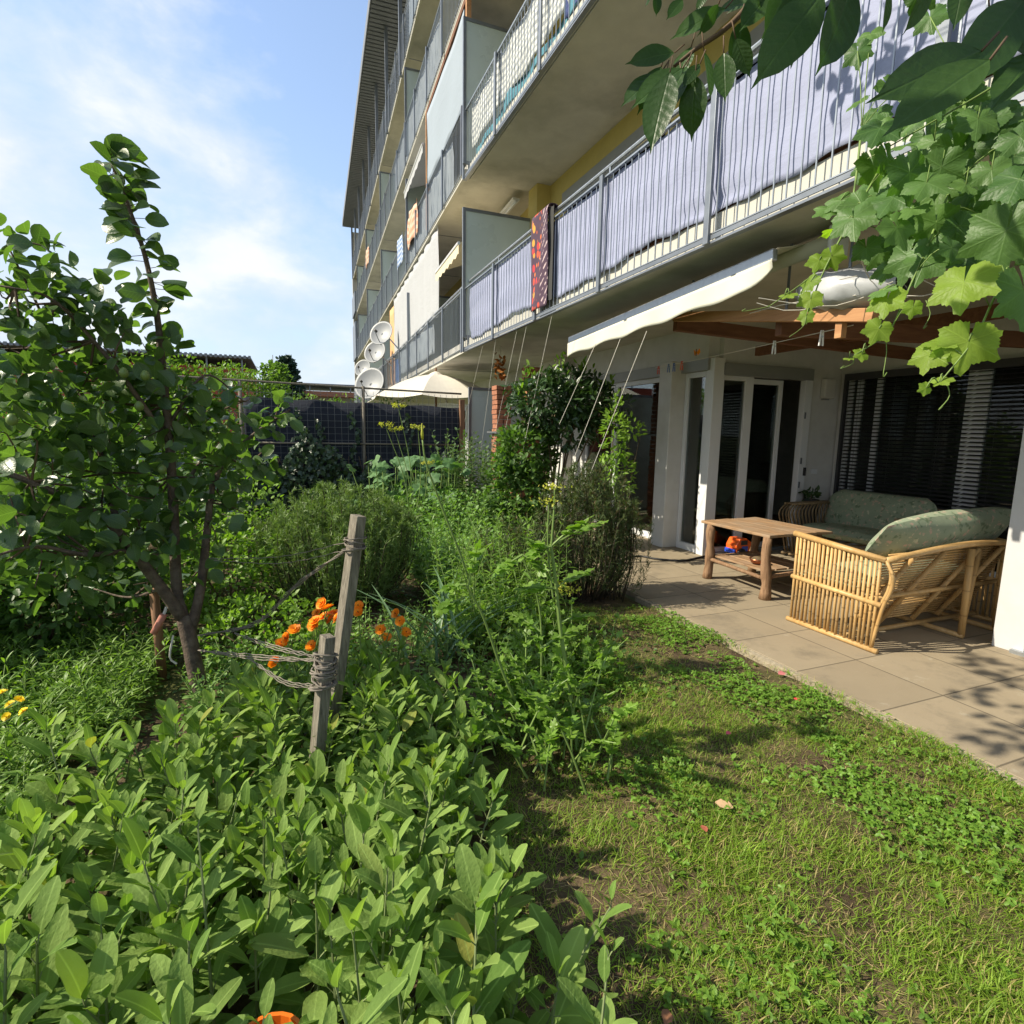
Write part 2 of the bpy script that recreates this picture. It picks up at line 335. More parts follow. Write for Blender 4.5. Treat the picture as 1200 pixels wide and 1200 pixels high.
def cloth(name, c, tr=.2, stripes=None, crease=.5, var=.06):
    m, t = mat(name); co = t.n('ShaderNodeTexCoord').outputs['Object']
    cc = t.mix(t.noise(co, 1.6, 4), tuple(x*(1-var) for x in c), tuple(min(1, x*(1+var)) for x in c))
    if stripes:
        s = t.n('ShaderNodeSeparateXYZ', i={0: co})
        ph = t.math('ADD', t.math('MULTIPLY', s.outputs[2], 1/stripes[0]), t.math('MULTIPLY', t.math('SINE', t.math('MULTIPLY', s.outputs[1], 4.)), .5))
        cc = t.mix(t.ramp(t.math('FRACT', ph), (.42, 0.), (.5, 1.), (.9, 1.), (.98, 0.)), cc, stripes[1])
    p = t.n('ShaderNodeBsdfPrincipled', i={'Base Color': cc, 'Roughness': .85, 'Specular IOR Level': .2})
    h = t.noise(t.map(co, (1, .6, 2.2)), 5., 5, .6, dist=1.)
    t.set(p, 'Normal', t.n('ShaderNodeBump', i={'Strength': crease, 'Distance': .03, 'Height': h}).outputs[0])
    tl = t.n('ShaderNodeBsdfTranslucent', i={0: cc})
    out(t, t.n('ShaderNodeMixShader', i={0: tr, 1: p.outputs[0], 2: tl.outputs[0]}).outputs[0]); return m
M['lilac'] = cloth('lilac_screen', (.35, .375, .52), .12, crease=.22)
M['bamboo_screen'] = cloth('shadow_striped_screen', (.66, .67, .64), .1, (.085, (.36, .38, .39)))  # grey stripes put shadow bands into the cloth colour
M['turq'] = cloth('turquoise_cloth', (.10, .26, .33), .1); M['navy'] = cloth('navy_cloth', (.06, .08, .2), .1)
M['white_cloth'] = cloth('white_curtain', (.56, .57, .59), .3)
M['sheet'] = cloth('pale_plastic_sheet', (.40, .46, .53), .25, crease=.3)
M['towel_p'] = cloth('salmon_towel', (.62, .33, .22), .1, (.17, (.66, .5, .38)))
M['towel_b'] = cloth('blue_towel', (.20, .30, .52), .1, (.12, (.5, .55, .65)))
M['grey_pl'] = cloth('grey_privacy_sheet', (.36, .40, .44), .15)
def glassm(nm='window_glass', k1=.85, k0=.025):
    m, t = mat(nm); co = t.n('ShaderNodeTexCoord').outputs['Object']
    fr = t.n('ShaderNodeFresnel', i={0: 1.5})
    gl = t.n('ShaderNodeBsdfGlossy', i={0: (1, 1, 1), 'Roughness': .0, 'Normal': t.n('ShaderNodeBump', i={'Strength': .03, 'Distance': .02, 'Height': t.noise(co, 1.2, 1)}).outputs[0]})
    tr = t.n('ShaderNodeBsdfTransparent', i={0: (.62, .66, .64)})
    f = t.math('ADD', t.math('MULTIPLY', fr.outputs[0], k1), k0, clamp=True)
    out(t, t.n('ShaderNodeMixShader', i={0: f, 1: tr.outputs[0], 2: gl.outputs[0]}).outputs[0]); return m
M['glass'] = glassm(); M['glass_dim'] = glassm('weak_reflection_glass', .30, .01)  # rear panes get weakened reflections in place of dark trees opposite
def woodm(name, a, b, axis=2, sc_=14., rough=.75, bump=.4, grey=None, rings=0.):
    m, t = mat(name); co = t.n('ShaderNodeTexCoord').outputs['Object']
    s = [sc_]*3; s[axis] = sc_*.08
    nz = t.noise(t.map(co, s), 2.2, 6, .65, dist=.6)
    cc = t.mix(t.ramp(nz, (.32, 0.), (.68, 1.)), a, b)
    if grey: cc = t.mix(t.math('MULTIPLY', t.ramp(t.noise(co, 5., 5), (.4, 0.), (.65, 1.)), .8), cc, grey)
    if rings:
        isl = t.n('ShaderNodeNewGeometry').outputs['Random Per Island']; sp_ = t.n('ShaderNodeSeparateXYZ', i={0: co})
        rg = t.ramp(t.math('FRACT', t.math('ADD', t.math('DIVIDE', sp_.outputs[axis], rings), t.math('MULTIPLY', isl, 7.))), (0., 1.), (.025, 1.), (.06, 0.), (.97, 0.), (1., .6))
        cc = t.mix(t.math('MULTIPLY', rg, .6), cc, tuple(x*.35 for x in a)); cc = t.mix(t.math('MULTIPLY', isl, .35), cc, tuple(x*.6 for x in a))
    p = t.n('ShaderNodeBsdfPrincipled', i={'Base Color': cc, 'Roughness': rough, 'Specular IOR Level': .3})
    t.set(p, 'Normal', t.n('ShaderNodeBump', i={'Strength': bump, 'Distance': .006, 'Height': nz}).outputs[0])
    out(t, p.outputs[0]); return m
M['stake'] = woodm('weathered_stake', (.10, .085, .065), (.27, .24, .19), 2, 40, .9, .9)
M['log'] = woodm('log_wood', (.14, .075, .04), (.34, .21, .12), 2, 22, .85, .9)
M['plank'] = woodm('plank_wood', (.20, .11, .055), (.42, .27, .15), 1, 20, .75, .6, (.30, .22, .15))
M['bamboo'] = woodm('bamboo_pole', (.44, .25, .085), (.66, .43, .18), 2, 12, .42, .25, (.50, .34, .16), rings=.21)
M['rattan'] = woodm('rattan_cane', (.16, .11, .06), (.28, .2, .11), 2, 12, .5, .25)
M['beam'] = woodm('red_brown_beam', (.12, .048, .025), (.20, .09, .045), 0, 9, .7, .3)
M['beam_o'] = woodm('orange_beam', (.34, .16, .07), (.50, .27, .125), 1, 9, .65, .3)
M['post_wood'] = woodm('brown_post', (.16, .08, .045), (.30, .17, .1), 2, 18, .85, .5)
def cushm():
    m, t = mat('floral_cushion'); co = t.n('ShaderNodeTexCoord').outputs['Object']
    base = t.mix(t.noise(co, 5., 3), (.20, .25, .175), (.29, .33, .235))
    v = t.noise(co, 21., 3, .6); fl = t.ramp(v, (.575, 0.), (.63, 1.))
    c1 = t.mix(t.ramp(t.noise(co, 11., 2), (.45, 0.), (.55, 1.)), (.46, .45, .32), (.46, .31, .25))
    lf = t.ramp(t.noise(t.map(co, (1, 1, 1), (5, 2, 3)), 16., 2), (.58, 0.), (.64, 1.))
    cc = t.mix(t.math('MULTIPLY', lf, .7), base, (.10, .15, .085)); cc = t.mix(t.math('MULTIPLY', fl, .8), cc, c1)
    p = t.n('ShaderNodeBsdfPrincipled', i={'Base Color': cc, 'Roughness': .9, 'Specular IOR Level': .15})
    t.set(p, 'Normal', t.n('ShaderNodeBump', i={'Strength': .35, 'Distance': .01, 'Height': t.noise(co, 14., 5)}).outputs[0])
    out(t, p.outputs[0]); return m
M['cushion'] = cushm()
def towelm():
    m, t = mat('chilli_print_cloth'); co = t.n('ShaderNodeTexCoord').outputs['Object']
    s = t.n('ShaderNodeSeparateXYZ', i={0: co}); y = t.math('ADD', s.outputs[1], .6); z = t.math('ADD', s.outputs[2], 2.)
    base = t.mix(t.noise(co, 12., 2), (.045, .028, .05), (.09, .045, .075))
    vo = t.n('ShaderNodeTexVoronoi', i={'Vector': t.map(co, (1, 1.0, .75)), 'Scale': 13., 'Randomness': .7})
    blob = t.ramp(vo.outputs['Distance'], (.40, 1.), (.50, 0.))
    left = t.ramp(y, (.34, 0.), (.37, 1.)); right = t.ramp(y, (.13, 0.), (.16, 1.), (.32, 1.), (.35, 0.))
    hot = t.n('ShaderNodeValToRGB', i={0: t.n('ShaderNodeSeparateColor', i={0: vo.outputs['Color']}).outputs[0]})
    e = hot.color_ramp.elements; e[0].color = (.48, .035, .05, 1); e[1].color = (.62, .32, .05, 1); k = hot.color_ramp.elements.new(.5); k.color = (.58, .11, .03, 1)
    lim = t.ramp(y, (.58, 1.), (.61, 0.))
    cc = t.mix(t.math('MULTIPLY', t.math('MULTIPLY', blob, left), lim), base, hot.outputs[0])
    wv = t.math('SINE', t.math('ADD', t.math('MULTIPLY', z, 62.), t.math('MULTIPLY', y, 55.)))
    st = t.math('MULTIPLY', t.ramp(wv, (.45, 0.), (.8, 1.)), t.ramp(t.noise(co, 16., 3), (.46, 0.), (.54, 1.)))
    cc = t.mix(t.math('MULTIPLY', st, right), cc, (.52, .40, .40))
    out(t, t.n('ShaderNodeBsdfPrincipled', i={'Base Color': cc, 'Roughness': .9}).outputs[0]); return m
M['chilli'] = towelm()
def soilm():
    m, t = mat('garden_soil'); co = t.n('ShaderNodeTexCoord').outputs['Object']
    a = t.noise(co, 3., 8, .7); b = t.noise(co, 26., 6, .7); c = t.noise(t.map(co, (1, 1, 1), (3, 9, 0)), 1.1, 5, .6)
    cc = t.mix(t.ramp(b, (.3, 0.), (.7, 1.)), (.040, .028, .018), (.115, .080, .050))
    cc = t.mix(t.math('MULTIPLY', t.ramp(a, (.45, 0.), (.65, 1.)), .6), cc, (.20, .15, .085))
    cc = t.mix(t.math('MULTIPLY', t.ramp(c, (.5, 0.), (.65, 1.)), .45), cc, (.085, .13, .022))
    p = t.n('ShaderNodeBsdfPrincipled', i={'Base Color': cc, 'Roughness': .95, 'Specular IOR Level': .1})
    t.set(p, 'Normal', t.n('ShaderNodeBump', i={'Strength': .9, 'Distance': .02, 'Height': b}).outputs[0])
    out(t, p.outputs[0]); return m
M['soil'] = soilm()
def pavem():
    m, t = mat('concrete_paving'); co = t.n('ShaderNodeTexCoord').outputs['Object']
    s = t.n('ShaderNodeSeparateXYZ', i={0: co})
    def joint(v, o, p): return t.math('ABSOLUTE', t.math('SUBTRACT', t.math('FRACT', t.math('ADD', t.math('DIVIDE', t.math('SUBTRACT', v, o), p), .5)), .5))
    jy = joint(s.outputs[1], 1.475, .60); jx = joint(s.outputs[0], 3.27, .60)
    wob = t.math('MULTIPLY', t.math('SUBTRACT', t.noise(co, 30., 3), .5), .006)
    line = t.ramp(t.math('ADD', t.math('MINIMUM', jy, jx), wob), (.0055, 1.), (.011, 0.))
    tile = t.n('ShaderNodeTexWhiteNoise', noise_dimensions='2D', i={'Vector': t.n('ShaderNodeCombineXYZ', i={
        0: t.math('FLOOR', t.math('DIVIDE', t.math('SUBTRACT', s.outputs[0], 3.27), .60)), 1: t.math('FLOOR', t.math('DIVIDE', t.math('SUBTRACT', s.outputs[1], 1.475), .60))})})
    n_ = t.noise(co, 2.2, 7, .65); f = t.noise(co, 90., 4, .7)
    cc = t.mix(n_, (.245, .198, .135), (.325, .268, .185))
    cc = t.mix(1., cc, t.ramp(tile.outputs[0], (0., (.92, .92, .92)), (1., (1.08, 1.08, 1.08))), 'MULTIPLY')
    cc = t.mix(t.math('MULTIPLY', t.ramp(t.noise(t.map(co, (1, 1, 1), (2, 7, 0)), 3.3, 7, .7), (.60, 0.), (.66, 1.)), .35), cc, (.42, .38, .30))
    cc = t.mix(t.math('MULTIPLY', t.ramp(t.noise(t.map(co, (1, 1, 1), (8, 1, 0)), 1.7, 7, .7), (.52, 0.), (.66, 1.)), .55), cc, (.14, .12, .09))
    cc = t.mix(t.math('MULTIPLY', t.ramp(f, (.62, 0.), (.7, 1.)), .25), cc, (.13, .11, .085))
    cc = t.mix(t.math('MULTIPLY', line, .8), cc, (.085, .07, .05))
    p = t.n('ShaderNodeBsdfPrincipled', i={'Base Color': cc, 'Roughness': .8, 'Specular IOR Level': .25})
    t.set(p, 'Normal', t.n('ShaderNodeBump', i={'Strength': .4, 'Distance': .004, 'Height': t.math('SUBTRACT', f, t.math('MULTIPLY', line, 2.))}).outputs[0])
    out(t, p.outputs[0]); return m
M['paving'] = pavem()
def farground():
    m, t = mat('far_ground'); co = t.n('ShaderNodeTexCoord').outputs['Object']
    cc = t.mix(t.noise(co, .8, 6), (.07, .10, .03), (.14, .13, .06))
    out(t, t.n('ShaderNodeBsdfPrincipled', i={'Base Color': cc, 'Roughness': .95}).outputs[0]); return m

# ------------------------------------------------------------------ ground and patio
g = MB(); g.add([(-900, -900, -.06), (900, -900, -.06), (900, 900, -.06), (-900, 900, -.06)], [(0, 1, 2, 3)])
kind(obj('ground', g, farground()), 'structure')
def soil_z(x, y):
    return -.012+.016*math.sin(x*3.1+y*1.7)*math.sin(y*2.3-x)+.012*math.sin(x*9.3)*math.sin(y*8.1+x*3)
g = MB()
g.grid(lambda u, v: (-5+u*8.22, -.5+v*10.2, soil_z(-5+u*8.22, -.5+v*10.2) if .005 < u < .995 else -.055), 110, 130)
kind(obj('garden_soil', g, M['soil'], smooth=True), 'structure')
g = MB(); g.box((3.275, -3, -.055), (9.6, 9.7, 0.))
kind(obj('patio', g, M['paving'], bev=.006), 'structure')
g = MB(); g.box((3.225, -3, -.055), (3.270, 4.6, -.004))
kind(obj('patio_edging', g, plain('edge_stone', (.33, .28, .20), .9, var=.3, sc_=30, bump=.6, bsc=80)), 'structure')

# ------------------------------------------------------------------ apartment building
K = R_(2.5); P0 = np.array([3., 9.88, 0.]); DV = np.array([math.sin(K), math.cos(K), 0.]); NV = np.array([math.cos(K), -math.sin(K), 0.])
def fp(p): return P0+NV*p[0]+DV*p[1]+np.array([0, 0, p[2]])       # (offset inward, distance along, z)
bld = thing('apartment_building', 'long grey and yellow apartment block with stacked steel balconies above a paved patio', 'building', (5.2, 5., 0.))
Bo = lambda n, mb, m, **k: obj(n, mb, m, bld, **k)
SLN = [3.06, 5.94, 8.82, 11.6]; SLF = [3.06, 6.05, 8.83, 11.48]; LEN = 29.6
for i, z in enumerate(SLN):
    x1 = 7.9 if i == 0 else 4.9
    o = Bo('balcony_slab', MB().box((3.07, -2.5, z+.03), (x1, 9.87, z+.24)), M['concrete'])
    e = MB().box((3.045, -2.5, z+.045), (3.068, 9.87, z+.235)); obj('slab_edge', e, M['edge'], o)
    e = MB().box((2.965, -2.5, z), (3.02, 9.87, z+.016)).box((2.965, -2.5, z+.028), (2.975, 9.87, z+.06)); obj('edge_profile', e, M['steel'], o)
for i, z in enumerate(SLF):
    o = Bo('balcony_slab', MB().box((.07, 0, z+.03), (2.2, LEN, z+.24), fp), M['concrete'])
    obj('slab_edge', MB().box((.0, .02, z+.005), (.068, LEN, z+.10), fp), M['edge'], o)
    # expansion gaps show as dark lines below
    for s in (3.2, 6.4, 12.8, 19.2, 25.6): obj('slab_joint', MB().box((.08, s-.012, z+.022), (2.2, s+.012, z+.0285), fp), M['steel'], o)
def rail(xf, y0, y1, z, step_post, far=False, bars=.105):
    T = fp if far else (lambda p: p)
    b = MB(); y = y0+.06; r = .0043
    while y < y1:
        b.box((xf-r, y-r, z+.04), (xf+r, y+r, z+1.07), T); y += bars
    b.box((xf-.018, y0, z+1.07), (xf+.018, y1, z+1.085), T); b.box((xf-.012, y0, z+.07), (xf+.012, y1, z+.078), T)
    o = Bo('railing', b, M['bar'])
    y = y0
    while y <= y1+.01:
        p = MB(); p.box((xf-.045, y-.028, z-.0), (xf-.018, y+.028, z+1.10), T).box((xf-.018, y-.012, z+1.03), (xf+.06, y+.012, z+1.10), T)
        obj('post', p, M['steel'], o, bev=.003 if not far else 0); y += step_post
    h = MB(); h.tube([T((xf+.07, y0, z+1.21)), T((xf+.07, y1, z+1.21))], .021, 8)
    y = y0
    while y <= y1+.01: h.box((xf+.055, y-.01, z+1.08), (xf+.07, y+.01, z+1.2), T); y += step_post
    obj('handrail', h, M['galv'], o, smooth=False)
    return o
rail(2.985, -2.82+.04, 9.84, SLN[0], 1.578); rail(2.985, -2.78, 9.84, SLN[1], 1.578); rail(2.985, -2.78, 9.84, SLN[2], 1.578)
for i, z in enumerate(SLF): rail(-.02, .06, LEN, z, 1.6, True)
# divider panels between balconies
def divider(T, y, z, x0, x1, h):
    f = MB().box((x0, y-.025, z), (x0+.05, y+.025, z+h), T).box((x1-.04, y-.02, z), (x1, y+.02, z+h), T).box((x0+.05, y-.02, z+h-.05), (x1-.04, y+.02, z+h), T).box((x0+.05, y-.02, z), (x1-.04, y+.02, z+.05), T)
    o = Bo('divider_frame', f, M['steel'])
    obj('divider_panel', MB().box((x0+.05, y-.006, z+.05), (x1-.04, y+.006, z+h-.05), T), M['frost'], o)
I = lambda p: p
divider(I, 9.80, 3.30, 2.93, 4.35, 2.18); divider(I, 9.80, 6.18, 2.93, 4.35, 2.25); divider(I, 9.80, .02, 3.05, 4.25, 2.42)
divider(I, 9.80, 9.06, 2.93, 4.35, 2.2)
for z in SLF[:3]:
    for s in (6.4, 12.8, 19.2, 25.6): divider(fp, s, z+.24, -.05, 1.5, 2.2)
# upper walls near
for i, z in enumerate(SLN[1:3]):
    zb = SLN[i]+.24
    wl = MB(); ys = [(-2.5, .8), (2.0, 2.9), (5.6, 6.2), (8.9, 9.88)]
    wl.box((4.46, -2.5, zb+2.25), (4.7, 9.88, z+.03))
    for a, b in ys: wl.box((4.46, a, zb), (4.7, b, zb+2.25))
    wl.box((4.2, 9.5, zb), (4.46, 9.88, z+.03))
    wo = Bo('wall', wl, M['yellow'])
    for a, b in ((.8, 2.0), (2.9, 5.6), (6.2, 8.9)):
        fr = MB(); fr.box((4.50, a, zb), (4.56, a+.07, zb+2.25)).box((4.50, b-.07, zb), (4.56, b, zb+2.25)).box((4.50, a+.07, zb+2.18), (4.56, b-.07, zb+2.25)).box((4.50, (a+b)/2-.05, zb), (4.56, (a+b)/2+.05, zb+2.18))
        fo = Bo('window', fr, M['band'])
        obj('glass', MB().box((4.525, a+.07, zb), (4.533, b-.07, zb+2.18)), M['glass'], fo)
        obj('lintel', MB().box((4.44, a-.1, zb+2.05), (4.458, b+.1, zb+2.35)), M['band'], fo)
Bo('dark_backing', MB().box((4.75, -2.5, 3.3), (4.8, 9.8, 8.8)), M['dark'])  # near-black sheet paints the unlit rooms behind the upper windows
Bo('top_wall', MB().box((4.46, -2.5, 8.82+.24), (4.7, 9.88, 14.4)), M['yellow'])
# far walls
for i, z in enumerate(SLF):
    zt = SLF[i+1]+.03 if i < 3 else 14.4
    wl = MB(); wl.box((1.55, .0, z+.24), (1.8, LEN, zt), fp); wo = Bo('wall', wl, M['yellow'] if i % 2 == 0 else M['render'])
    for s in np.arange(.8, LEN-2, 3.2):
        fo = Bo('window', MB().box((1.50, s, z+.3), (1.548, s+2.0, z+2.3), fp), M['band'])
        obj('glass', MB().box((1.485, s+.08, z+.38), (1.499, s+1.92, z+2.22), fp), M['glass'], fo)
gw = MB().box((2.0, .0, 0), (2.3, LEN, 3.09), fp); Bo('wall', gw, M['render'])
for s in np.arange(1., LEN-2, 3.2):
    fo = Bo('window', MB().box((1.95, s, .1), (1.998, s+2., 2.4), fp), M['white']); obj('glass', MB().box((1.935, s+.08, .18), (1.949, s+1.92, 2.3), fp), M['glass'], fo)
Bo('end_wall', MB().box((-.05, LEN, -.05), (9., LEN+.3, 14.4), fp), M['concrete'])
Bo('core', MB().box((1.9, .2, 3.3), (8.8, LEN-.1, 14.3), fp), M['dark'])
for i, z in enumerate(SLF[1:3] + [SLF[0]]):
    Bo('end_screen', MB().box((-.12, LEN-2.6, z+.1), (.02, LEN, z+2.3) if i == 0 else (.0, LEN, z+1.3), fp), M['steel'])
# roof with ribbed soffit and steel columns
zr = 14.7
rf = Bo('roof', MB().box((-.56, .0, zr+.10), (9., LEN+.2, zr+.34), fp).box((-.60, .0, zr+.02), (-.565, LEN+.2, zr+.38), fp), M['roof'])
sf = MB(); s = .0
while s < LEN: sf.box((-.55, s, zr), (1.5, s+.14, zr+.09), fp); s += .2
sf.box((-.55, 0, zr+.085), (1.5, LEN, zr+.099), fp); obj('soffit', sf, M['soffit'], rf)
Bo('roof', MB().box((2.4, -2.5, zr+.10), (9., 9.9, zr+.34)), M['roof'])
s = .8
while s < LEN:
    Bo('roof_column', MB().box((-.07, s-.05, SLF[3]), (.03, s+.05, zr), fp), M['steel']); s += 3.2
# ---- ground floor of the near section
gf = MB()
gf.box((5.2, 6.03, 2.66), (5.4, 9.88, 3.09)).box((5.2, 9.35, 0), (5.4, 9.88, 2.66))
Bo('wall', gf, M['render'])
Bo('pillar', MB().box((5.0, 6.52, 0), (5.38, 6.80, 2.66)), M['render'], bev=.01)
Bo('blind_box', MB().box((5.16, 6.80, 2.50), (5.30, 9.35, 2.655)).box((5.16, 5.98, 2.50), (5.30, 6.52, 2.655)), M['band'], bev=.004)
Bo('blind_box', MB().box((5.36, 5.90, 2.44), (7.0, 6.02, 2.60)), M['band'], bev=.004)
def window_x(X, y0, y1, z0, z1, fw=.07, mull=()):
    f = MB().box((X, y0, z0), (X+.07, y0+fw, z1)).box((X, y1-fw, z0), (X+.07, y1, z1)).box((X, y0+fw, z0), (X+.07, y1-fw, z0+.10)).box((X, y0+fw, z1-fw), (X+.07, y1-fw, z1))
    for a, b in mull: f.box((X+.002, a, z0+.1), (X+.068, b, z1-fw))
    o = Bo('window', f, M['white'], bev=.004)
    obj('glass', MB().box((X+.03, y0+fw, z0+.10), (X+.036, y1-fw, z1-fw)), M['glass'] if X < 7 else M['glass_dim'], o); return o
window_x(5.24, 6.04, 6.515, .0, 2.50); window_x(5.24, 6.81, 8.33, .0, 2.50); window_x(5.24, 8.34, 9.34, .0, 2.50)
# corner post, side glazing, open door, inner wall
Bo('corner_post', MB().box((5.2, 5.90, 0), (5.38, 6.035, 2.655)), M['white'], bev=.006)
sd = MB().box((5.38, 5.95, 2.60), (7.62, 6.12, 3.09)).box((7.0, 5.95, 0), (7.62, 6.12, 2.60)); Bo('wall', sd, M['render'])
f = MB().box((5.80, 5.95, 0), (5.94, 6.02, 2.44)).box((5.38, 5.95, 0), (5.42, 6.02, 2.44)).box((5.42, 5.95, 0), (5.80, 6.02, .09)).box((5.42, 5.95, 2.38), (5.80, 6.02, 2.44))
o = Bo('window', f, M['white'], bev=.004); obj('glass', MB().box((5.42, 5.98, .09), (5.80, 5.986, 2.38)), M['glass'], o)
f = MB().box((5.945, 6.03, .02), (5.99, 6.09, 2.43)).box((6.50, 6.03, .02), (6.57, 6.09, 2.43)).box((5.99, 6.03, .02), (6.50, 6.09, .10)).box((5.99, 6.03, 2.36), (6.50, 6.09, 2.43))
o = Bo('sliding_door', f, M['white'], bev=.004); obj('glass', MB().box((5.99, 6.055, .10), (6.50, 6.061, 2.36)), M['glass'], o)
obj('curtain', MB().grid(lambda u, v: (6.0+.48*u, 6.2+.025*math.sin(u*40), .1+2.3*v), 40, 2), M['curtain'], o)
f = MB().box((6.86, 5.90, 0), (6.995, 5.99, 2.44)); o = Bo('door_jamb', f, M['white'], bev=.004)
for z in (.9, 1.25, 1.9): obj('hinge', MB().box((6.875, 5.885, z), (6.895, 5.90, z+.09)), M['steel'], o)
obj('handle', MB().box((6.95, 5.86, 1.08), (6.965, 5.899, 1.2)), M['black'], o)
Bo('door_sill', MB().box((5.38, 5.86, -.01), (7.0, 5.95, .03)), M['galv'])
# rear wall with wide glazing and blinds
rw = MB().box((7.62, -2.5, 2.56), (7.8, 6.12, 3.09)).box((7.62, 5.86, 0), (7.8, 6.12, 2.56)); Bo('wall', rw, M['render'])
window_x(7.66, 2.2, 5.86, .0, 2.56, .08, [(5.64, 5.72), (5.36, 5.43), (4.06, 4.30)]); window_x(7.66, -2.4, 2.19, .0, 2.56, .08, [(0, .2)])
bl = MB()
for z in np.arange(.62, 2.46, .052):
    for a, b in ((2.25, 4.17), (4.20, 5.80)): bl.add([(7.565, a, z-.008), (7.565, b, z-.008), (7.625, b, z+.010), (7.625, a, z+.010), (7.565, a, z-.0065), (7.565, b, z-.0065), (7.625, b, z+.0115), (7.625, a, z+.0115)], [(0, 3, 2, 1), (4, 5, 6, 7), (0, 1, 5, 4), (2, 3, 7, 6), (1, 2, 6, 5), (3, 0, 4, 7)])
o = Bo('venetian_blind', bl, M['slat'])
cds = MB()
for y in (2.6, 3.2, 3.9, 4.5, 5.1, 5.6): cds.tube([(7.56, y, .62), (7.56, y, 2.5)], .0025, 4)
obj('ladder_cord', cds, M['black'], o)
obj('head_rail', MB().box((7.55, 2.2, 2.46), (7.615, 5.82, 2.555)), M['slat'], o)
Bo('guide_rail', MB().box((7.56, 5.82, 0), (7.618, 5.857, 2.555)), M['slat'])
# dark flat behind the glazing
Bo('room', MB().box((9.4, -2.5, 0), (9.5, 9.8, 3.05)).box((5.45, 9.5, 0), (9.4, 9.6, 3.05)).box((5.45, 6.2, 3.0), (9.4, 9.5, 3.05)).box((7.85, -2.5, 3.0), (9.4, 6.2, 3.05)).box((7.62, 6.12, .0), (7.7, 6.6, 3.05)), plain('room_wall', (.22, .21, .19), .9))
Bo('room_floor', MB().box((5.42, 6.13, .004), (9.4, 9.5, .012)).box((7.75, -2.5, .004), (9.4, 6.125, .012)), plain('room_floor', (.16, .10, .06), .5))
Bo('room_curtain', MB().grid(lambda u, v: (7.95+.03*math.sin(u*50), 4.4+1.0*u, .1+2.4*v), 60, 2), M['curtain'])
# right post
pt = Bo('pillar', MB().box((5.2, 2.29, 0), (5.42, 2.5, 3.09)).box((5.205, 2.0, 0), (5.42, 2.285, 3.09)), M['post_white'], bev=.005)
obj('post_foot', MB().box((5.16, 2.22, 0), (5.21, 2.36, .03)), M['galv'], pt)
Bo('ceiling_box', MB().box((5.1, 2.15, 2.55), (5.45, 2.45, 2.85)), M['render'], bev=.01)

# wall lamp, label, ceiling lamp
wl = thing('wall_lamp', 'square pale wall lamp above the cane armchair beside the open door', 'lamp', (7.3, 5.95, 2.3))
obj('housing', MB().box((7.2, 5.86, 2.2), (7.42, 5.948, 2.48)), M['render'], wl, bev=.02)
obj('bracket', MB().box((7.24, 5.93, 2.18), (7.38, 5.949, 2.2)), M['band'], wl)
tag(obj('wall_socket', MB().box((7.16, 5.938, 1.10), (7.29, 5.949, 1.17)), M['white'], loc=(7.2, 5.94, 1.1), bev=.004), 'small white wall socket plate above the cane armchair', 'socket')
cl = thing('ceiling_lamp', 'fluorescent tube lamp on the balcony ceiling above the frosted divider', 'lamp', tuple(gz(597, 243, 5.9)))
a = gz(586, 255, 5.90); b = gz(605, 233, 5.90)
obj('base', MB().bar(a, b, .14, .05), M['white'], cl, bev=.01); obj('tube', MB().tube([a+[0, 0, -.045], b+[0, 0, -.045]], .022, 8), M['white'], cl, smooth=True)

# ------------------------------------------------------------------ fabric screens, cloths, awnings on the balconies
def screen(y0, y1, zb, zt, x, sag):
    nu = int((y1-y0)*26)
    def fn(u, v):
        y = y0+(y1-y0)*u
        wx = .007*math.sin(y*2.3+v*2)+.004*math.sin(v*13+y*.8)+.005*math.sin(y*7.3+v*4)*(1-v)**3+.03*math.exp(-((v-.10)/.07)**2)*math.sin(y*2.2)**2*(1 if y < 4 else .3)
        b = zb+sag(y)+.012*math.sin(y*6)+.01*math.sin(y*15.1)
        return (x-.006+wx, y, b+(zt-.008*math.sin(y*23)-b)*v)
    return MB().grid(fn, nu, 18)
o = obj('privacy_screen', screen(-2.4, 9.60, 3.275, 4.12, 3.022, lambda y: .01+.05*max(0, (3.4-y)/3.) if y < 3.4 else .03*math.sin(y*1.9)), M['lilac'], loc=(3.03, 4., 3.3), smooth=True, solid=.004)
tag(o, 'lilac grey fabric privacy screen tied behind the first floor balcony bars', 'screen')
o = obj('reed_mat', MB().box((3.075, -2.4, 3.305), (3.095, 4.8, 3.42)), cloth('reed', (.32, .15, .08), 0., (.03, (.18, .08, .05))), loc=(3.08, 1., 3.3))
tag(o, 'brown reed mat showing below the lilac privacy screen', 'mat')
o = obj('privacy_screen', MB().grid(lambda u, v: (3.035+.012*math.sin(u*60)+.01*math.sin(v*9+u*20), 3.2+6.4*u, 6.33+.03*math.sin(u*9)+(7.0-6.33-.03*math.sin(u*9))*v), 120, 10), M['bamboo_screen'], loc=(3.03, 6, 6.4), smooth=True, solid=.004)
tag(o, 'white screen with painted grey shadow stripes behind the second floor balcony bars', 'screen')
o = obj('cloth_bundle', MB().grid(lambda u, v: (3.06+.03*math.sin(u*40), 3.2+6.3*u, 6.19+.17*v*(.8+.3*math.sin(u*19))), 80, 6), M['turq'], loc=(3.06, 6, 6.2), smooth=True, solid=.006)
tag(o, 'turquoise cloth along the foot of the second floor railing', 'cloth')
o = obj('cloth_bundle', MB().grid(lambda u, v: (3.045+.02*math.sin(u*30), 4.9+1.3*u, 6.2+.42*v*(.55+.45*math.sin(u*7))), 30, 6), M['navy'], loc=(3.05, 5.5, 6.2), smooth=True, solid=.006)
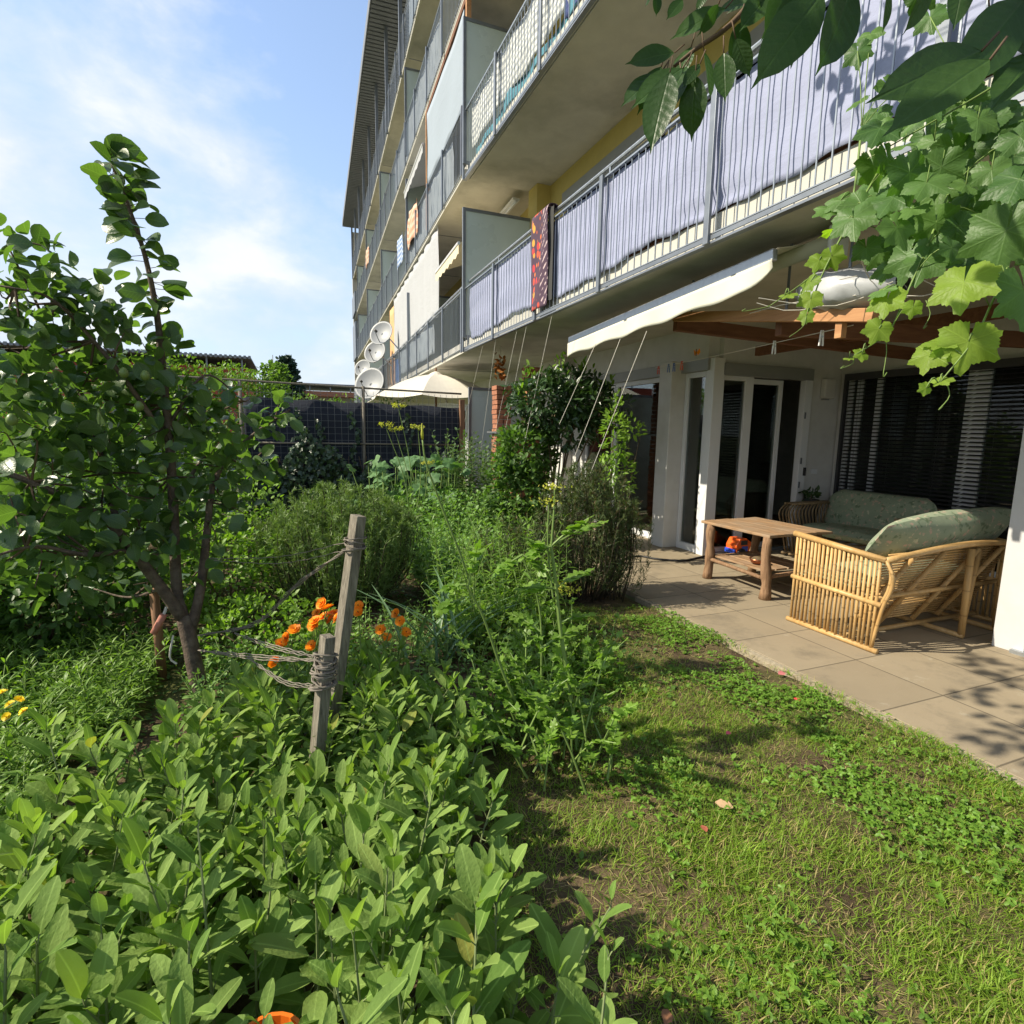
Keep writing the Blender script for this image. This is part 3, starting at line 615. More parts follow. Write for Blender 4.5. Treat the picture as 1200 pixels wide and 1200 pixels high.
tag(o, 'dark blue cloth bundle behind the second floor railing', 'cloth')
# chilli banner hung over the rail
bn = thing('printed_cloth', 'dark cloth printed with red and orange chillies hung over the balcony rail', 'cloth', (2.93, 6.72, 4.28))
def fnb(u, v):
    s = v*1.28
    if s < 1.12: return (2.925+.012*math.sin(u*7+s*5)-.0*s, 6.27+.48*u+.01*math.sin(s*7), 3.17+s)
    a = (s-1.12)/.16*math.pi; return (2.925+.065*(1-math.cos(a)), 6.27+.48*u, 4.29+.03*math.sin(a))
obj('cloth', MB().grid(fnb, 12, 40), M['chilli'], bn, smooth=True, solid=.004)
obj('backing_cloth', MB().grid(lambda u, v: (2.955+.01*math.sin(u*5), 6.19+.12*u, 3.22+1.05*v), 6, 10), M['dark'], bn, solid=.004)

# cream awning under the first balcony
aw = thing('awning', 'cream retracted awning with scalloped valance under the first floor balcony', 'awning', (3.35, 4.8, 2.9))
A0 = np.array([3.34, 6.44, 2.805]); A1 = np.array([3.20, 3.10, 2.905])
ax = (A1-A0)/np.linalg.norm(A1-A0)
obj('front_bar', MB().bar(A0, A1, .05, .085), M['galv'], aw, bev=.012)
def val(u, v):
    p = A0+(A1-A0)*u; d = .160+.012*math.cos(u*2*math.pi*4.6+.6)
    d *= 1-.62*max(0, (u-.93)/.07)**2
    return p+np.array([-.028-.012*math.sin(u*30)*v, 0, -.035-d*v])
obj('valance', MB().grid(val, 70, 6), M['cream'], aw, smooth=True, solid=.003)
rl = [p+np.array([.30, 0, .07]) for p in (A0, A1)]; rl[1] = rl[1]+np.array([0, -.22, 0])
obj('fabric_roll', MB().tube(rl, .055, 14), M['cream'], aw, smooth=True)
obj('fabric', MB().grid(lambda u, v: A0+(A1-A0)*u+np.array([.02+.26*v, 0, .045+.06*v]), 20, 3), M['cream'], aw, solid=.003)
for s, nm in ((0, 'end_bracket'), (1, 'end_bracket')):
    c = rl[s]+np.array([0, -.02 if s else .02, 0])
    obj(nm, MB().box((c[0]-.085, c[1]-.02, c[2]-.11), (c[0]+.09, c[1]+.02, c[2]+.085)), M['white'], aw, bev=.035)
for u in (.12, .88):
    p = A0+(A1-A0)*u; q = p+np.array([.28, .75 if u < .5 else -.75+1.4, -.03])
    obj('folding_arm', MB().bar(p+[.03, 0, -.02], q, .035, .05), M['white'], aw, bev=.008)
obj('wall_bar', MB().bar(rl[0]+[.10, 0, .06], rl[1]+[.10, 0, .06], .05, .05), M['galv'], aw)

# things on the far balconies
def fsheet(name, label, cat, s0, s1, z0, z1, off, m, folds=9., amp=.02, group=None, tilt=0.):
    o = obj(name, MB().grid(lambda u, v: fp((off+amp*math.sin(u*folds*6.28)+amp*.5*math.sin(u*folds*15+v*5)+tilt*(1-v), s0+(s1-s0)*u+.02*math.sin(v*8), z0+(z1-z0)*v+.03*math.sin(u*20)*(1-v))), 40, 10), m, loc=tuple(fp((off, (s0+s1)/2, z0))), smooth=True, solid=.004)
    return tag(o, label, cat, group)
o = fsheet('hanging_curtain', 'white curtain hung across the neighbouring first floor balcony', 'curtain', 2.5, 9.9, 4.15, 6.045, .05, M['white_cloth'], 9, .018)
fsheet('plastic_sheet', 'pale plastic weather sheet closing the neighbouring second floor balcony', 'sheet', .15, 3.5, 7.2, 8.72, .02, M['sheet'], .8, .01)
for s in (-.02, 3.62): Bo('timber_upright', MB().box((.0, s-.04, 6.3), (.08, s+.04, 8.83), fp), M['beam_o'])
Bo('timber_rail', MB().box((.0, .02, 8.74), (.08, 3.58, 8.83), fp), M['beam'])
fsheet('towel', 'salmon pink towel hung over the neighbouring second floor railing', 'towel', 4.5, 6.2, 6.55, 7.32, -.06, M['towel_p'], 1.4, .03)
fsheet('towel', 'blue and white towel hung beside the salmon pink towel', 'towel', 7.0, 8.3, 6.55, 7.32, -.06, M['towel_b'], 1.2, .02)
fsheet('plastic_sheet', 'grey blue plastic sheet behind bars below the salmon towel', 'sheet', 1.0, 6.3, 6.15, 7.1, .03, M['grey_pl'], 5, .02)
fsheet('plastic_sheet', 'dull grey sheet behind bars of the third floor balcony', 'sheet', 2., 9., 8.95, 9.9, .03, M['grey_pl'], 5, .02)
fsheet('plastic_sheet', 'pale grey sheet behind bars of the fourth floor balcony', 'sheet', 1.6, 6., 11.6, 12.5, .03, M['sheet'], 6, .01)
fsheet('plastic_sheet', 'clear plastic sheet behind bars below the white curtain', 'sheet', 2.9, 8.4, 3.4, 4.1, .03, M['grey_pl'], 3, .02)
fsheet('blue_board', 'blue board behind the bars beside the satellite dishes', 'board', 8.6, 9.6, 3.2, 4.0, .05, plain('blue_board', (.06, .13, .34), .6), 1, .005)
fsheet('orange_blind', 'peach coloured blind at the end of the white curtain', 'blind', 10.0, 11.2, 3.2, 5.9, .06, plain('peach', (.62, .36, .17), .8), 1, .01)
fsheet('cloth', 'red and white cloth over a far third floor railing', 'cloth', 17.5, 19.5, 9.4, 10.1, -.06, M['towel_p'], 1.4, .02)
def far_awning(label, s0, s1, z, m):
    a = thing('awning', label, 'awning', tuple(fp((.6, (s0+s1)/2, z))))
    obj('fabric', MB().grid(lambda u, v: fp((1.4-1.45*v, s0+(s1-s0)*u, z-.55*v)), 6, 6), m, a, solid=.006)
    obj('valance', MB().grid(lambda u, v: fp((-.055, s0+(s1-s0)*u, z-.56-.18*v+.02*math.sin(u*40)*v)), 40, 2), m, a, solid=.004)
    obj('front_bar', MB().tube([fp((-.05, s0, z-.55)), fp((-.05, s1, z-.55))], .03, 8), M['white'], a)
far_awning('beige half open awning on the neighbouring first floor balcony', .25, 2.3, 5.55, M['beige'])
far_awning('pale awning with fringed edge on the far second floor balcony', 3.75, 6.6, 8.75, M['white_cloth'])
# satellite dishes
def dish(x, y, s, r, off, label, col='dish'):
    r0 = ray(x, y); n_ = NV; c = P0+n_*off; tt = ((c-CAM0) @ n_)/(r0 @ n_); p = CAM0+r0*tt
    d = thing('satellite_dish', label, 'dish', tuple(p), 'satellite dishes on the neighbouring balcony')
    axd = Vector((-.62, -.70, .35))
    prof = [(r*k/8, -.22*r+.22*r*(k/8)**2) for k in range(0, 9)]
    prof[0] = (.002, -.22*r)
    obj('reflector', MB().lathe(prof, p, 28, axd), M[col], d, smooth=True, solid=.012)
    fo = p+np.array(axd.normalized())*r*.95+np.array([0, 0, -.25*r])
    lo = p+np.array([0, 0, -r*.92])
    obj('feed_arm', MB().tube([lo, (lo+fo)/2+[0, 0, -.03], fo], .014, 6), M['steel'], d)
    obj('receiver', MB().tube([fo, fo-np.array(axd.normalized())*.12], [.035, .045], 8), M['black'], d)
    back = p-np.array(axd.normalized())*.25*r
    obj('mount_arm', MB().tube([back, back+NV*.25+[0, 0, -.15], fp((0, (p-P0) @ DV-.3, p[2]-.5))], .022, 6), M['galv'], d)
dish(446.5, 390, 9.3, .42, -.5, 'highest pale satellite dish beside the white curtain')
dish(439, 412, 11, .43, -.55, 'pale satellite dish tilted just below the highest dish')
dish(424.5, 431, 17, .42, -.5, 'far pale satellite dish left of the others')
dish(432.5, 449, 14, .66, -.6, 'grey satellite dish lowest of the group above the fence', 'dish')

# ------------------------------------------------------------------ pergola timbers, tarp, clothes line
pg = thing('timber_pergola', 'red brown timber beams hung under the balcony over the patio', 'pergola', (4.2, 3.6, 2.5))
obj('beam', MB().bar((3.50, 4.55, 2.77), (3.52, 2.55, 2.425), .07, .085), M['beam_o'], pg, bev=.004)
obj('beam', MB().bar((3.55, 4.62, 2.72), (6.9, 4.35, 2.60), .07, .13), M['beam'], pg, bev=.004)
obj('beam', MB().bar((3.6, 3.4, 2.50), (7.4, 3.1, 2.60), .07, .14), M['beam'], pg, bev=.004)
obj('beam', MB().bar((5.6, 5.6, 2.72), (5.6, 1.2, 2.72), .07, .12), M['beam'], pg, bev=.004)
obj('bracket', MB().bar((3.53, 2.80, 2.42), (3.53, 2.80, 2.32), .05, .05, (1, 0, 0)), M['beam_o'], pg)
for y, zt in ((4.4, 2.745), (3.3, 2.555), (2.8, 2.47)): obj('hanger', MB().bar((3.56, y, zt), (3.56, y, 3.08), .02, .008, (1, 0, 0)), M['steel'], pg)
tb = thing('tarp_bundle', 'crumpled grey plastic tarp tied on top of the timber beam', 'tarp', (3.75, 2.9, 2.6))
rs = np.random.default_rng(3); nzv = rs.normal(size=(13, 25))
def tarp(u, v):
    a = v*2*math.pi; r = (.02+.15*math.sin(math.pi*min(.98, u+.02))**.5)*(1+.07*nzv[int(u*12), int(v*24) % 24])
    return np.array([3.6+.0*u, 3.2-.75*u, 2.66-.08*u])+np.array([.55*math.cos(a)*r*2.6, 0, math.sin(a)*r*.9+.02])
obj('sheet', MB().grid(tarp, 12, 24), M['tarp'], tb, smooth=True)
st = MB()
for k in range(26):
    a = np.array([3.42+.2*rs.random(), 2.55+.35*rs.random(), 2.52+.12*rs.random()]); b = a+np.array([.22*rs.normal(), .3*rs.normal(), .05*rs.normal()])
    st.tube(polyline([a, (a+b)/2+rs.normal(size=3)*.05, b], 5), .0028, 4)
obj('white_cord', st, M['string'], tb)
ln = thing('clothes_line', 'thin washing line strung from the pillar to the timber beam', 'line', (4.3, 5., 2.5))
La = pX(768, 431, 4.95); Lb = pX(1000, 381, 3.55)
lp = polyline([La, (La+Lb)/2+np.array([0, 0, -.012]), Lb], 12); obj('cord', MB().tube(lp, .0035, 4), M['string'], ln)
def lpt(x):
    best = min(range(201), key=lambda i: abs(600+FPX*((La+(Lb-La)*i/200-CAM0) @ RT)/((La+(Lb-La)*i/200-CAM0) @ F)-x)); return La+(Lb-La)*best/200
PEG = [(772, (.6, .08, .05), 'red peg left on the washing line by the pillar'), (784, (.12, .2, .45), 'grey blue peg beside the red peg on the washing line'), (790, (.05, .14, .5), 'blue peg on the washing line in front of the pillar'),
       (799, (.65, .12, .08), 'pale red peg right of the blue peg on the washing line'), (908, (.75, .75, .75), 'white peg hanging on the washing line before the dark door'), (964, (.78, .78, .78), 'white peg just below the sunlit beam end')]
for x, c, lab in PEG:
    p = lpt(x); d = nrm(Lb-La); hgt = .10
    pe = thing('clothes_peg', lab, 'peg', tuple(p), 'clothes pegs on the washing line')
    mm = plain('peg_plastic', c, .4)
    for s in (-1, 1): obj('jaw', MB().bar(p+[0, 0, .012]+np.array([.0, 0, 0])+d*.0+np.cross(d, (0, 0, 1))*.006*s, p+[0, 0, -hgt]+np.cross(d, (0, 0, 1))*.014*s, .012, .009, d), mm, pe, bev=.002)
    obj('spring', MB().tube([p+[0, 0, -.035]-d*.012, p+[0, 0, -.035]+d*.012], .008, 6), M['galv'], pe)
p = pX(816, 413, 4.6); o = thing('paper_butterfly', 'small orange butterfly ornament on the washing line', 'ornament', tuple(p))
for s in (-1, 1): obj('wing', MB().add([p, p+[0, .05*s, .04], p+[.01, .055*s, -.0], p+[0, .03*s, -.035], p+[.006, 0, 0], p+[.006, .05*s, .04], p+[.016, .055*s, 0], p+[.006, .03*s, -.035]], [(0, 1, 2, 3), (7, 6, 5, 4), (0, 4, 5, 1), (1, 5, 6, 2), (2, 6, 7, 3), (3, 7, 4, 0)]), M['calendula'], o)
obj('body', MB().tube([p+[0, 0, -.04], p+[0, 0, .04]], .006, 5), M['disc'], o)
# climbing strings from the balcony edge
STR = [(566, 408, 545, 492), (581, 401, 570, 480), (606, 392, 596, 434), (617, 387, 606, 436), (647, 373, 633, 434), (698, 403, 684, 434), (727, 397, 708, 446), (758, 388, 735, 446)]
for i, (x0, y0, x1, y1) in enumerate(STR):
    a = pX(x0, y0, 3.0); a[2] = min(a[2], 3.06) if i > 4 else 3.06
    b = pX(x1, y1, 2.98 if i < 5 else 2.95)
    bb = a+(b-a)*min(3.2, (a[2]-.1)/(a[2]-b[2]+1e-6))
    o = obj('climbing_string', MB().tube([a, bb], .0029, 5), M['string'], loc=tuple(a))
    tag(o, 'pale climbing string slanting from the balcony edge down to the garden plants', 'string', 'climbing strings under the balcony')
# ------------------------------------------------------------------ bamboo sofa (front)
sf = thing('bamboo_sofa', 'bamboo slat sofa in the sun seen from its side and back', 'sofa', (4.12, 2.70, 0.))
SX, SY0, SY1 = 4.12, 2.72, 3.50
W_ = 1.75
def arm(X):
    a = MB()
    a.tube([(X, SY1+.02, .02), (X, SY0-.03, .02)], .022, 8); a.tube([(X, SY1+.02, .80), (X, SY0-.02, .735)], .026, 8); a.tube([(X, SY1+.01, .415), (X, SY0-.02, .385)], .021, 8)
    obj('arm_rail', a, M['bamboo'], sf, smooth=True)
    b = MB(); n = 21
    for k in range(n):
        u = k/(n-1); y = SY1-.015+(SY0+.02-SY1+.015)*u; zt = .795-.065*u
        b.tube([(X+.006*math.sin(k*3), y+.004*math.sin(k*7), .03), (X, y, .40-.028*u), (X+.004*math.sin(k*5), y, zt)], .0125, 6)
    for e, dx in ((0, .0), (.035, .03)):
        b.tube(polyline([(X+dx, SY0-.02, .735), (X+dx, SY0-.085+e, .62), (X+dx, SY0-.075+e, .50), (X+dx, SY0-.03+e, .36), (X+dx, SY0+.02+e, .04)], 12), .0135, 6)
    obj('arm_slats', b, M['bamboo'], sf, smooth=True)
arm(SX); arm(SX+W_)
bk = MB(); bk.tube(polyline([(SX, SY0-.02, .735), (SX+W_*.35, SY0-.05, .80), (SX+W_*.65, SY0-.05, .81), (SX+W_, SY0-.02, .76)], 14), .026, 8); obj('back_rail', bk, M['bamboo'], sf, smooth=True)
b = MB()
for k in range(27):
    u = k/26; z = .14+.62*u; y = SY0+.27-.24*u
    b.tube([(SX+.1, y, z), (SX+W_-.1, y, z)], .009, 5)
obj('back_slats', b, M['bamboo'], sf, smooth=True)
b = MB()
for x in (.16, .50, .95, 1.28): b.tube([(SX+x+.18, SY0-.02, .755), (SX+x-.12, SY0+.25, .10)], .020, 7)
b.tube([(SX+.04, SY0+.10, .40), (SX+W_-.04, SY0+.10, .40)], .019, 7)
obj('back_brace', b, M['bamboo'], sf, smooth=True)
for x in (1.03, W_-.25):
    b = MB().tube([(SX+x, SY0-.02, .76), (SX+x-.005, SY0-.03, .03)], .027, 8).tube([(SX+x+.14, SY0-.0, .75), (SX+x+.01, SY0-.02, .08)], .023, 8)
    b.tube([(SX+x-.01, SY0-.05, .022), (SX+x-.01, SY1-.1, .022)], .022, 8)
    obj('leg', b, M['bamboo'], sf, smooth=True)
b = MB().tube([(SX+.03, SY0+.26, .05), (SX+W_, SY0+.26, .05)], .02, 7).tube([(SX+.03, SY1-.05, .36), (SX+W_-.03, SY1-.05, .36)], .022, 7)
for k in range(9): b.tube([(SX+.1+k*.19, SY0+.3, .33), (SX+.1+k*.19, SY1-.05, .36)], .012, 5)
obj('seat_frame', b, M['bamboo'], sf, smooth=True)
def pillow(name, c, sx, sy, sz, rot, label, par=None, group=None, n=22, pw=.34, ex=3.2):
    Mx = Matrix.Rotation(rot[2], 3, 'Z') @ Matrix.Rotation(rot[1], 3, 'Y') @ Matrix.Rotation(rot[0], 3, 'X')
    mb = MB()
    for s in (1, -1):
        def fn(u, v):
            x, y = u*2-1, v*2-1; h = max(0, (1-abs(x)**ex)*(1-abs(y)**ex))**pw; y *= 1-.22*(max(0, abs(x)-.5)/.5)**2*(1 if ex < 3 else .2)
            q = Mx @ Vector((x*sx, y*sy, s*sz*h*(1+.06*math.sin(x*7+y*5)))); return np.array(c)+np.array(q)
        k = len(mb.v); mb.grid(fn, n, n)
        if s < 0:
            mb.f = [q if i < n*n else q[::-1] for i, q in enumerate(mb.f)]
    o = thing(name, label, 'cushion', tuple(c), group)
    obj('cover', mb, M['cushion'], o, smooth=True)
    if ex < 3: return o
    ed = MB(); pts = []
    for x, y in [(-1, -.97), (0, -1), (1, -.97), (1, 0), (1, .97), (0, 1), (-1, .97), (-1, 0), (-1, -.97)]: pts.append(np.array(c)+np.array(Mx @ Vector((x*sx, y*sy, 0))))
    ed.tube(polyline(pts, 40), .006, 5); obj('piping', ed, M['cushion'], o, smooth=True)
    return o
pillow('back_cushion', (SX+.93, SY0+.155, .86), .84, .23, .14, (R_(-56), R_(-2), 0), 'sunlit green floral back cushion bulging over the bamboo sofa rail', ex=2.3, pw=.5)
pillow('seat_cushion', (SX+.88, SY0+.52, .45), .82, .25, .075, (R_(2), 0, 0), 'green floral seat cushion inside the bamboo sofa')
# rattan sofa (rear)
rs_ = thing('rattan_sofa', 'dark cane two seater with curled arms in the shade by the window', 'sofa', (6.7, 4.8, 0.))
for y in (5.55, 4.05):
    b = MB()
    for k in range(15):
        u = k/14
        x0 = 6.28+.82*u
        b.tube(polyline([(x0, y, .735), (x0-.10*(1-u)**.6+.0, y+.015, .62), (x0-.03+.02*u, y+.02, .42), (x0+.06*(1-u), y, .06)], 8), .011, 5)
        b.tube(polyline([(x0, y-.12, .735), (x0-.10*(1-u)**.6, y-.135, .62), (x0-.03+.02*u, y-.14, .42), (x0+.06*(1-u), y-.12, .06)], 8), .011, 5)
    b.tube([(6.25, y, .74), (7.12, y, .74)], .016, 6).tube([(6.25, y-.12, .74), (7.12, y-.12, .74)], .016, 6)
    for k in range(24): b.tube([(6.27+.85*k/23, y, .745), (6.27+.85*k/23, y-.12, .745)], .009, 4)
    b.tube([(6.28, y, .05), (7.12, y, .05)], .02, 6).tube([(6.28, y-.12, .05), (7.12, y-.12, .05)], .02, 6)
    obj('arm', b, M['rattan'], rs_, smooth=True)
b = MB()
for k in range(22): b.tube([(7.08+.12*k/21, 5.5, .3+.48*k/21), (7.08+.12*k/21, 4.0, .3+.48*k/21)], .010, 5)
b.tube([(7.2, 5.55, .79), (7.2, 3.95, .79)], .022, 6); obj('backrest', b, M['rattan'], rs_, smooth=True)
b = MB().tube([(6.35, 5.45, .32), (6.35, 4.0, .32)], .022, 6).tube([(7.05, 5.45, .30), (7.05, 4.0, .30)], .022, 6)
for k in range(8): b.tube([(6.35, 5.35-.18*k, .32), (7.05, 5.35-.18*k, .30)], .012, 5)
obj('seat_frame', b, M['rattan'], rs_, smooth=True)
pillow('seat_cushion', (6.70, 4.73, .42), .40, .66, .09, (0, R_(3), 0), 'shaded green floral seat cushion on the cane two seater')
pillow('back_cushion', (7.0, 4.80, .66), .29, .70, .14, (0, R_(-70), 0), 'shaded green floral back cushion leaning in the cane two seater', ex=2.4, pw=.45)
# pot plant behind
pp = thing('potted_plant', 'small dark leafed plant in a pot beside the open door', 'plant', (6.95, 5.72, 0))
obj('pot', MB().lathe([(.08, 0), (.10, .55), (.11, .75), (.10, .75), (.09, .7)], (6.95, 5.72, .0), 16), M['slat'], pp, smooth=True)
l = LV(); l.add(np.array([6.95, 5.72, .82])+rng.normal(size=(50, 3))*[.06, .06, .05], rdir(50, .4), rdir(50, .5), rng.uniform(.05, .09, 50)); l.build('foliage', T_OVATE, M['laurel'], pp)
obj('stem', MB().tube([(6.95, 5.72, .7), (6.95, 5.72, .86)], .008, 5), M['brown_stem'], pp)

# ------------------------------------------------------------------ log table
tb = thing('log_table', 'rustic low table with bark legs and a worn plank top', 'table', (4.75, 4.5, 0))
top = MB(); yy = [4.08, 4.32, 4.56, 4.82, 5.06]
xx = [4.40, 4.60, 4.83, 5.05, 5.26]
for i in range(4):
    x0, x1 = xx[i]+.003, xx[i+1]-.003
    top.add([(x0, 4.05+.02*(i % 2), .635), (x1, 4.06-.01*i, .635), (x1, 5.06+.015*(i % 2), .635), (x0, 5.05, .635), (x0, 4.05+.02*(i % 2), .665), (x1, 4.06-.01*i, .665), (x1, 5.06+.015*(i % 2), .665), (x0, 5.05, .665)], [(0, 3, 2, 1), (4, 5, 6, 7), (0, 1, 5, 4), (1, 2, 6, 5), (2, 3, 7, 6), (3, 0, 4, 7)])
obj('tabletop', top, M['plank'], tb, bev=.006)
LEGS = [(4.44, 4.92), (4.42, 4.08), (5.16, 4.14), (5.16, 4.96)]
for i, (x, y) in enumerate(LEGS):
    pts = [(x+.012*math.sin(z*9+i), y+.012*math.cos(z*7+i*2), z) for z in np.linspace(0, .635, 9)]
    obj('leg', MB().tube(pts, [.054-.0012*k+.005*math.sin(k*2.1+i)+.004*math.sin(k*4.7+i*2) for k in range(9)], 10), M['log'], tb, smooth=True)
b = MB().tube([(4.44, 4.92, .235), (4.42, 4.08, .21)], .022, 7).tube([(5.16, 4.96, .235), (5.16, 4.14, .21)], .022, 7).tube([(4.42, 4.08, .23), (5.16, 4.14, .23)], .022, 7).tube([(4.44, 4.92, .25), (5.16, 4.96, .25)], .022, 7)
obj('stretcher', b, M['log'], tb, smooth=True)
b = MB()
for i in range(4): b.box((4.47+.17*i, 4.15, .262), (4.62+.17*i, 4.88, .282))
obj('shelf', b, M['plank'], tb, bev=.004)
bk_ = thing('copper_bowl', 'small copper bowl lying on the shelf of the log table', 'bowl', (4.62, 4.38, .283))
obj('bowl', MB().lathe([(.03, .0), (.07, .015), (.09, .06), (.085, .06), (.065, .02), (.002, .008)], (4.62, 4.38, .283), 18), plain('copper', (.32, .11, .05), .3, .8), bk_, smooth=True)
obj('contents', MB().lathe([(.08, .05), (.05, .075), (.002, .085)], (4.62, 4.38, .283), 10), M['brown_stem'], bk_, smooth=True)
# toy truck
tx, ty = 5.70, 5.70
ty_ = thing('toy_truck', 'orange and blue plastic toy truck standing by the glass door', 'toy', (tx, ty, 0))
obj('body', MB().prism([(-.19, .08), (.19, .08), (.19, .15), (.12, .18), (-.02, .27), (-.14, .27), (-.19, .18)], lambda p: (tx+p[0], ty-.10, p[1]), lambda p: (tx+p[0], ty+.10, p[1])), M['toy_o'], ty_, bev=.012)
obj('cab_window', MB().box((tx-.12, ty-.106, .185), (tx-.01, ty-.1005, .245)), M['dark'], ty_)
obj('bumper', MB().box((tx-.22, ty-.09, .07), (tx-.19, ty+.09, .13)), M['toy_b'], ty_, bev=.008); obj('hopper', MB().box((tx-.10, ty-.108, .09), (tx+.0, ty-.1005, .165)), M['toy_b'], ty_)
for dx in (-.11, .12):
    for dy in (-.105, .105): obj('wheel', MB().lathe([(.002, -.025), (.06, -.025), (.07, -.015), (.07, .015), (.06, .025), (.002, .025)], (tx+dx, ty+dy, .07), 16, (0, 1, 0)), M['black'], ty_, smooth=True)
# garden hose
o = obj('hose', MB().tube(polyline([gz(700, 668, .015), gz(742, 652, .015), gz(770, 655, .015), gz(800, 657, .015), gz(820, 653, .015), gz(838, 650, .015)], 24), .013, 6), M['black'], loc=tuple(gz(770, 655)), smooth=True)
tag(o, 'thin black hose lying on the paving in front of the white corner post', 'hose')

# ------------------------------------------------------------------ fence, parasol, background
FY = 9.62
fc = thing('mesh_fence', 'garden fence of dark shade cloth behind square wire mesh', 'fence', (1., FY, 0))
obj('shade_cloth', MB().grid(lambda u, v: (-.66+3.5*u, FY+.05+.012*math.sin(u*30+v*3), .05+(2.12-.06*u+.012*math.sin(u*25)-.05)*v), 70, 6), cloth('dark_cloth', (.028, .032, .045), .05, crease=.3), fc, smooth=True, solid=.004)
b = MB()
for x in np.arange(-3.4, 2.86, .105): b.box((x-.002, FY-.003, .05), (x+.002, FY+.003, 2.30-.03*(x+.7)/3.5))
for z in np.arange(.1, 2.3, .105): b.box((-3.4, FY-.006, z-.002), (2.85, FY-.003, z+.002))
obj('wire_mesh', b, plain('fence_wire', (.17, .175, .18), .5, .4), fc)
for x in (-.70, 1.15): obj('post', MB().tube([(x, FY, 0), (x+.01, FY, 2.36)], .027, 8), M['stake'], fc, smooth=True)
obj('post', MB().box((2.83, FY-.05, 0), (2.91, FY+.05, 2.2)), M['post_wood'], fc, bev=.005)
b = MB().tube(polyline([(-3.4, FY, 2.42), (-.7, FY, 2.37), (1.2, FY, 2.33), (2.86, FY, 2.30)], 12), .018, 6).tube([(-.7, FY-.02, 1.42), (2.86, FY-.02, 1.40)], .016, 6)
obj('top_rail', b, M['stake'], fc, smooth=True)
ps = thing('parasol', 'cream square parasol open behind the dark fence', 'parasol', (3.12, 12.5, 0))
pc = np.array([3.12, 12.5, 2.92]); b = MB(); rim = []
for k in range(8):
    a = k*math.pi/4+.35; rim.append(pc+np.array([1.5*math.cos(a), 1.5*math.sin(a), -.56]))
def canopy(u, v):
    k = u*8; i = int(k) % 8; f_ = k-int(k); r_ = rim[i]*(1-f_)+rim[(i+1) % 8]*f_
    return pc+(r_-pc)*v+np.array([0, 0, .10*math.sin(math.pi*v)-.05*math.sin(math.pi*f_)*v])
obj('canopy', MB().grid(canopy, 64, 8), M['parasol'], ps, smooth=False, solid=.004)
obj('vent', MB().lathe([(.22, -.06), (.1, .02), (.002, .06)], pc, 12), M['parasol'], ps)
obj('pole', MB().tube([(3.12, 12.5, 0), tuple(pc+[0, 0, .12])], .024, 8), M['post_wood'], ps)
b = MB()
for r_ in rim: b.tube([pc+[0, 0, -.06], r_+[0, 0, -.01]], .009, 4)
obj('ribs', b, M['post_wood'], ps)
# brick stack grill
bs = thing('brick_grill', 'garden grill built from two stacks of loose red bricks', 'grill', (3.4, 9., 0))
def stack(x0, y0, w_, d_, z0, z1, nm):
    b = MB(); z = z0; k = 0
    while z < z1:
        j = lambda: float(rng.normal()*.006)
        b.box((x0+j(), y0+j(), z), (x0+w_/2-.006+j(), y0+d_+j(), z+.071)); b.box((x0+w_/2+.004+j(), y0+j(), z), (x0+w_+j(), y0+d_+j(), z+.071)); z += .081; k += 1
    obj(nm, b, M['brick'], bs, bev=.004)
stack(3.27, 8.9, .26, .24, 0, 2.42, 'brick_stack'); stack(3.50, 8.6, .24, .24, 0, 1.62, 'brick_stack'); stack(3.78, 8.8, .26, .24, 0, 2.72, 'brick_stack')
obj('shelf_plate', MB().box((3.2, 8.55, 1.625), (4.1, 9.2, 1.65)), M['galv'], bs)
dp = thing('ornament', 'dark dried wreath hanging above the brick grill', 'ornament', tuple(pX(586, 430, 3.4)))
c_ = pX(586, 430, 3.4); l = LV(); l.add(c_+rng.normal(size=(60, 3))*[.05, .06, .12], rdir(60), rdir(60), .09); l.build('dried_leaves', T_OVATE, M['disc'], dp)
obj('cord', MB().tube([c_, c_+[0, 0, .35]], .004, 4), M['string'], dp)
# background buildings and vegetation
rb = thing('red_building', 'low red building with flat projecting canopy roof beyond the hedge', 'building', (-8, 46, 0))
obj('wall', MB().box((-22, 45, -.06), (-2.7, 55, 5.9)), M['redwall'], rb)
obj('gable', MB().prism([(-2.7, -.06), (-2.05, -.06), (-2.05, 5.1), (-2.7, 5.9)], lambda p: (p[0], 45.0, p[1]), lambda p: (p[0], 55.0, p[1])), M['brick'], rb)
r_ = MB(); x = -22
r_.box((-22, 43.8, 6.46), (-2.35, 56, 6.56))
while x < -2.4: r_.box((x, 43.7, 6.40), (x+.16, 43.8, 6.62)); x += .3
obj('roof', r_, M['roof'], rb)
b = MB()
for x in (-19, -15, -11, -7.5, -5.2, -3): b.box((x, 44.2, 5.0), (x+.1, 44.3, 6.46))
obj('canopy_post', b, M['steel'], rb)
sh = thing('long_shed', 'distant long low shed with dark flat roof right of the pine', 'building', (4, 62, 0))
obj('wall', MB().box((.3, 62, -.06), (12, 68, 5.2)), M['edge'], sh); obj('roof', MB().box((-.3, 60.5, 6.0), (12.5, 69, 6.2)), M['roof'], sh)
b = MB()
for x in (0., 2., 4., 6., 8.): b.box((x, 60.8, 0), (x+.12, 60.92, 6.0))
obj('canopy_post', b, M['steel'], sh); obj('lower_roof', MB().box((-1, 60, 4.9), (12, 62.1, 5.4)), M['brick'], sh)
pn = thing('pine_tree', 'small dark pine tree on the horizon between the two far buildings', 'tree', (-.1, 60, 0))
obj('trunk', MB().tube([(-.1, 60, 0), (-.1, 60, 8.1)], [.25, .05], 7), M['bark'], pn)
l = LV()
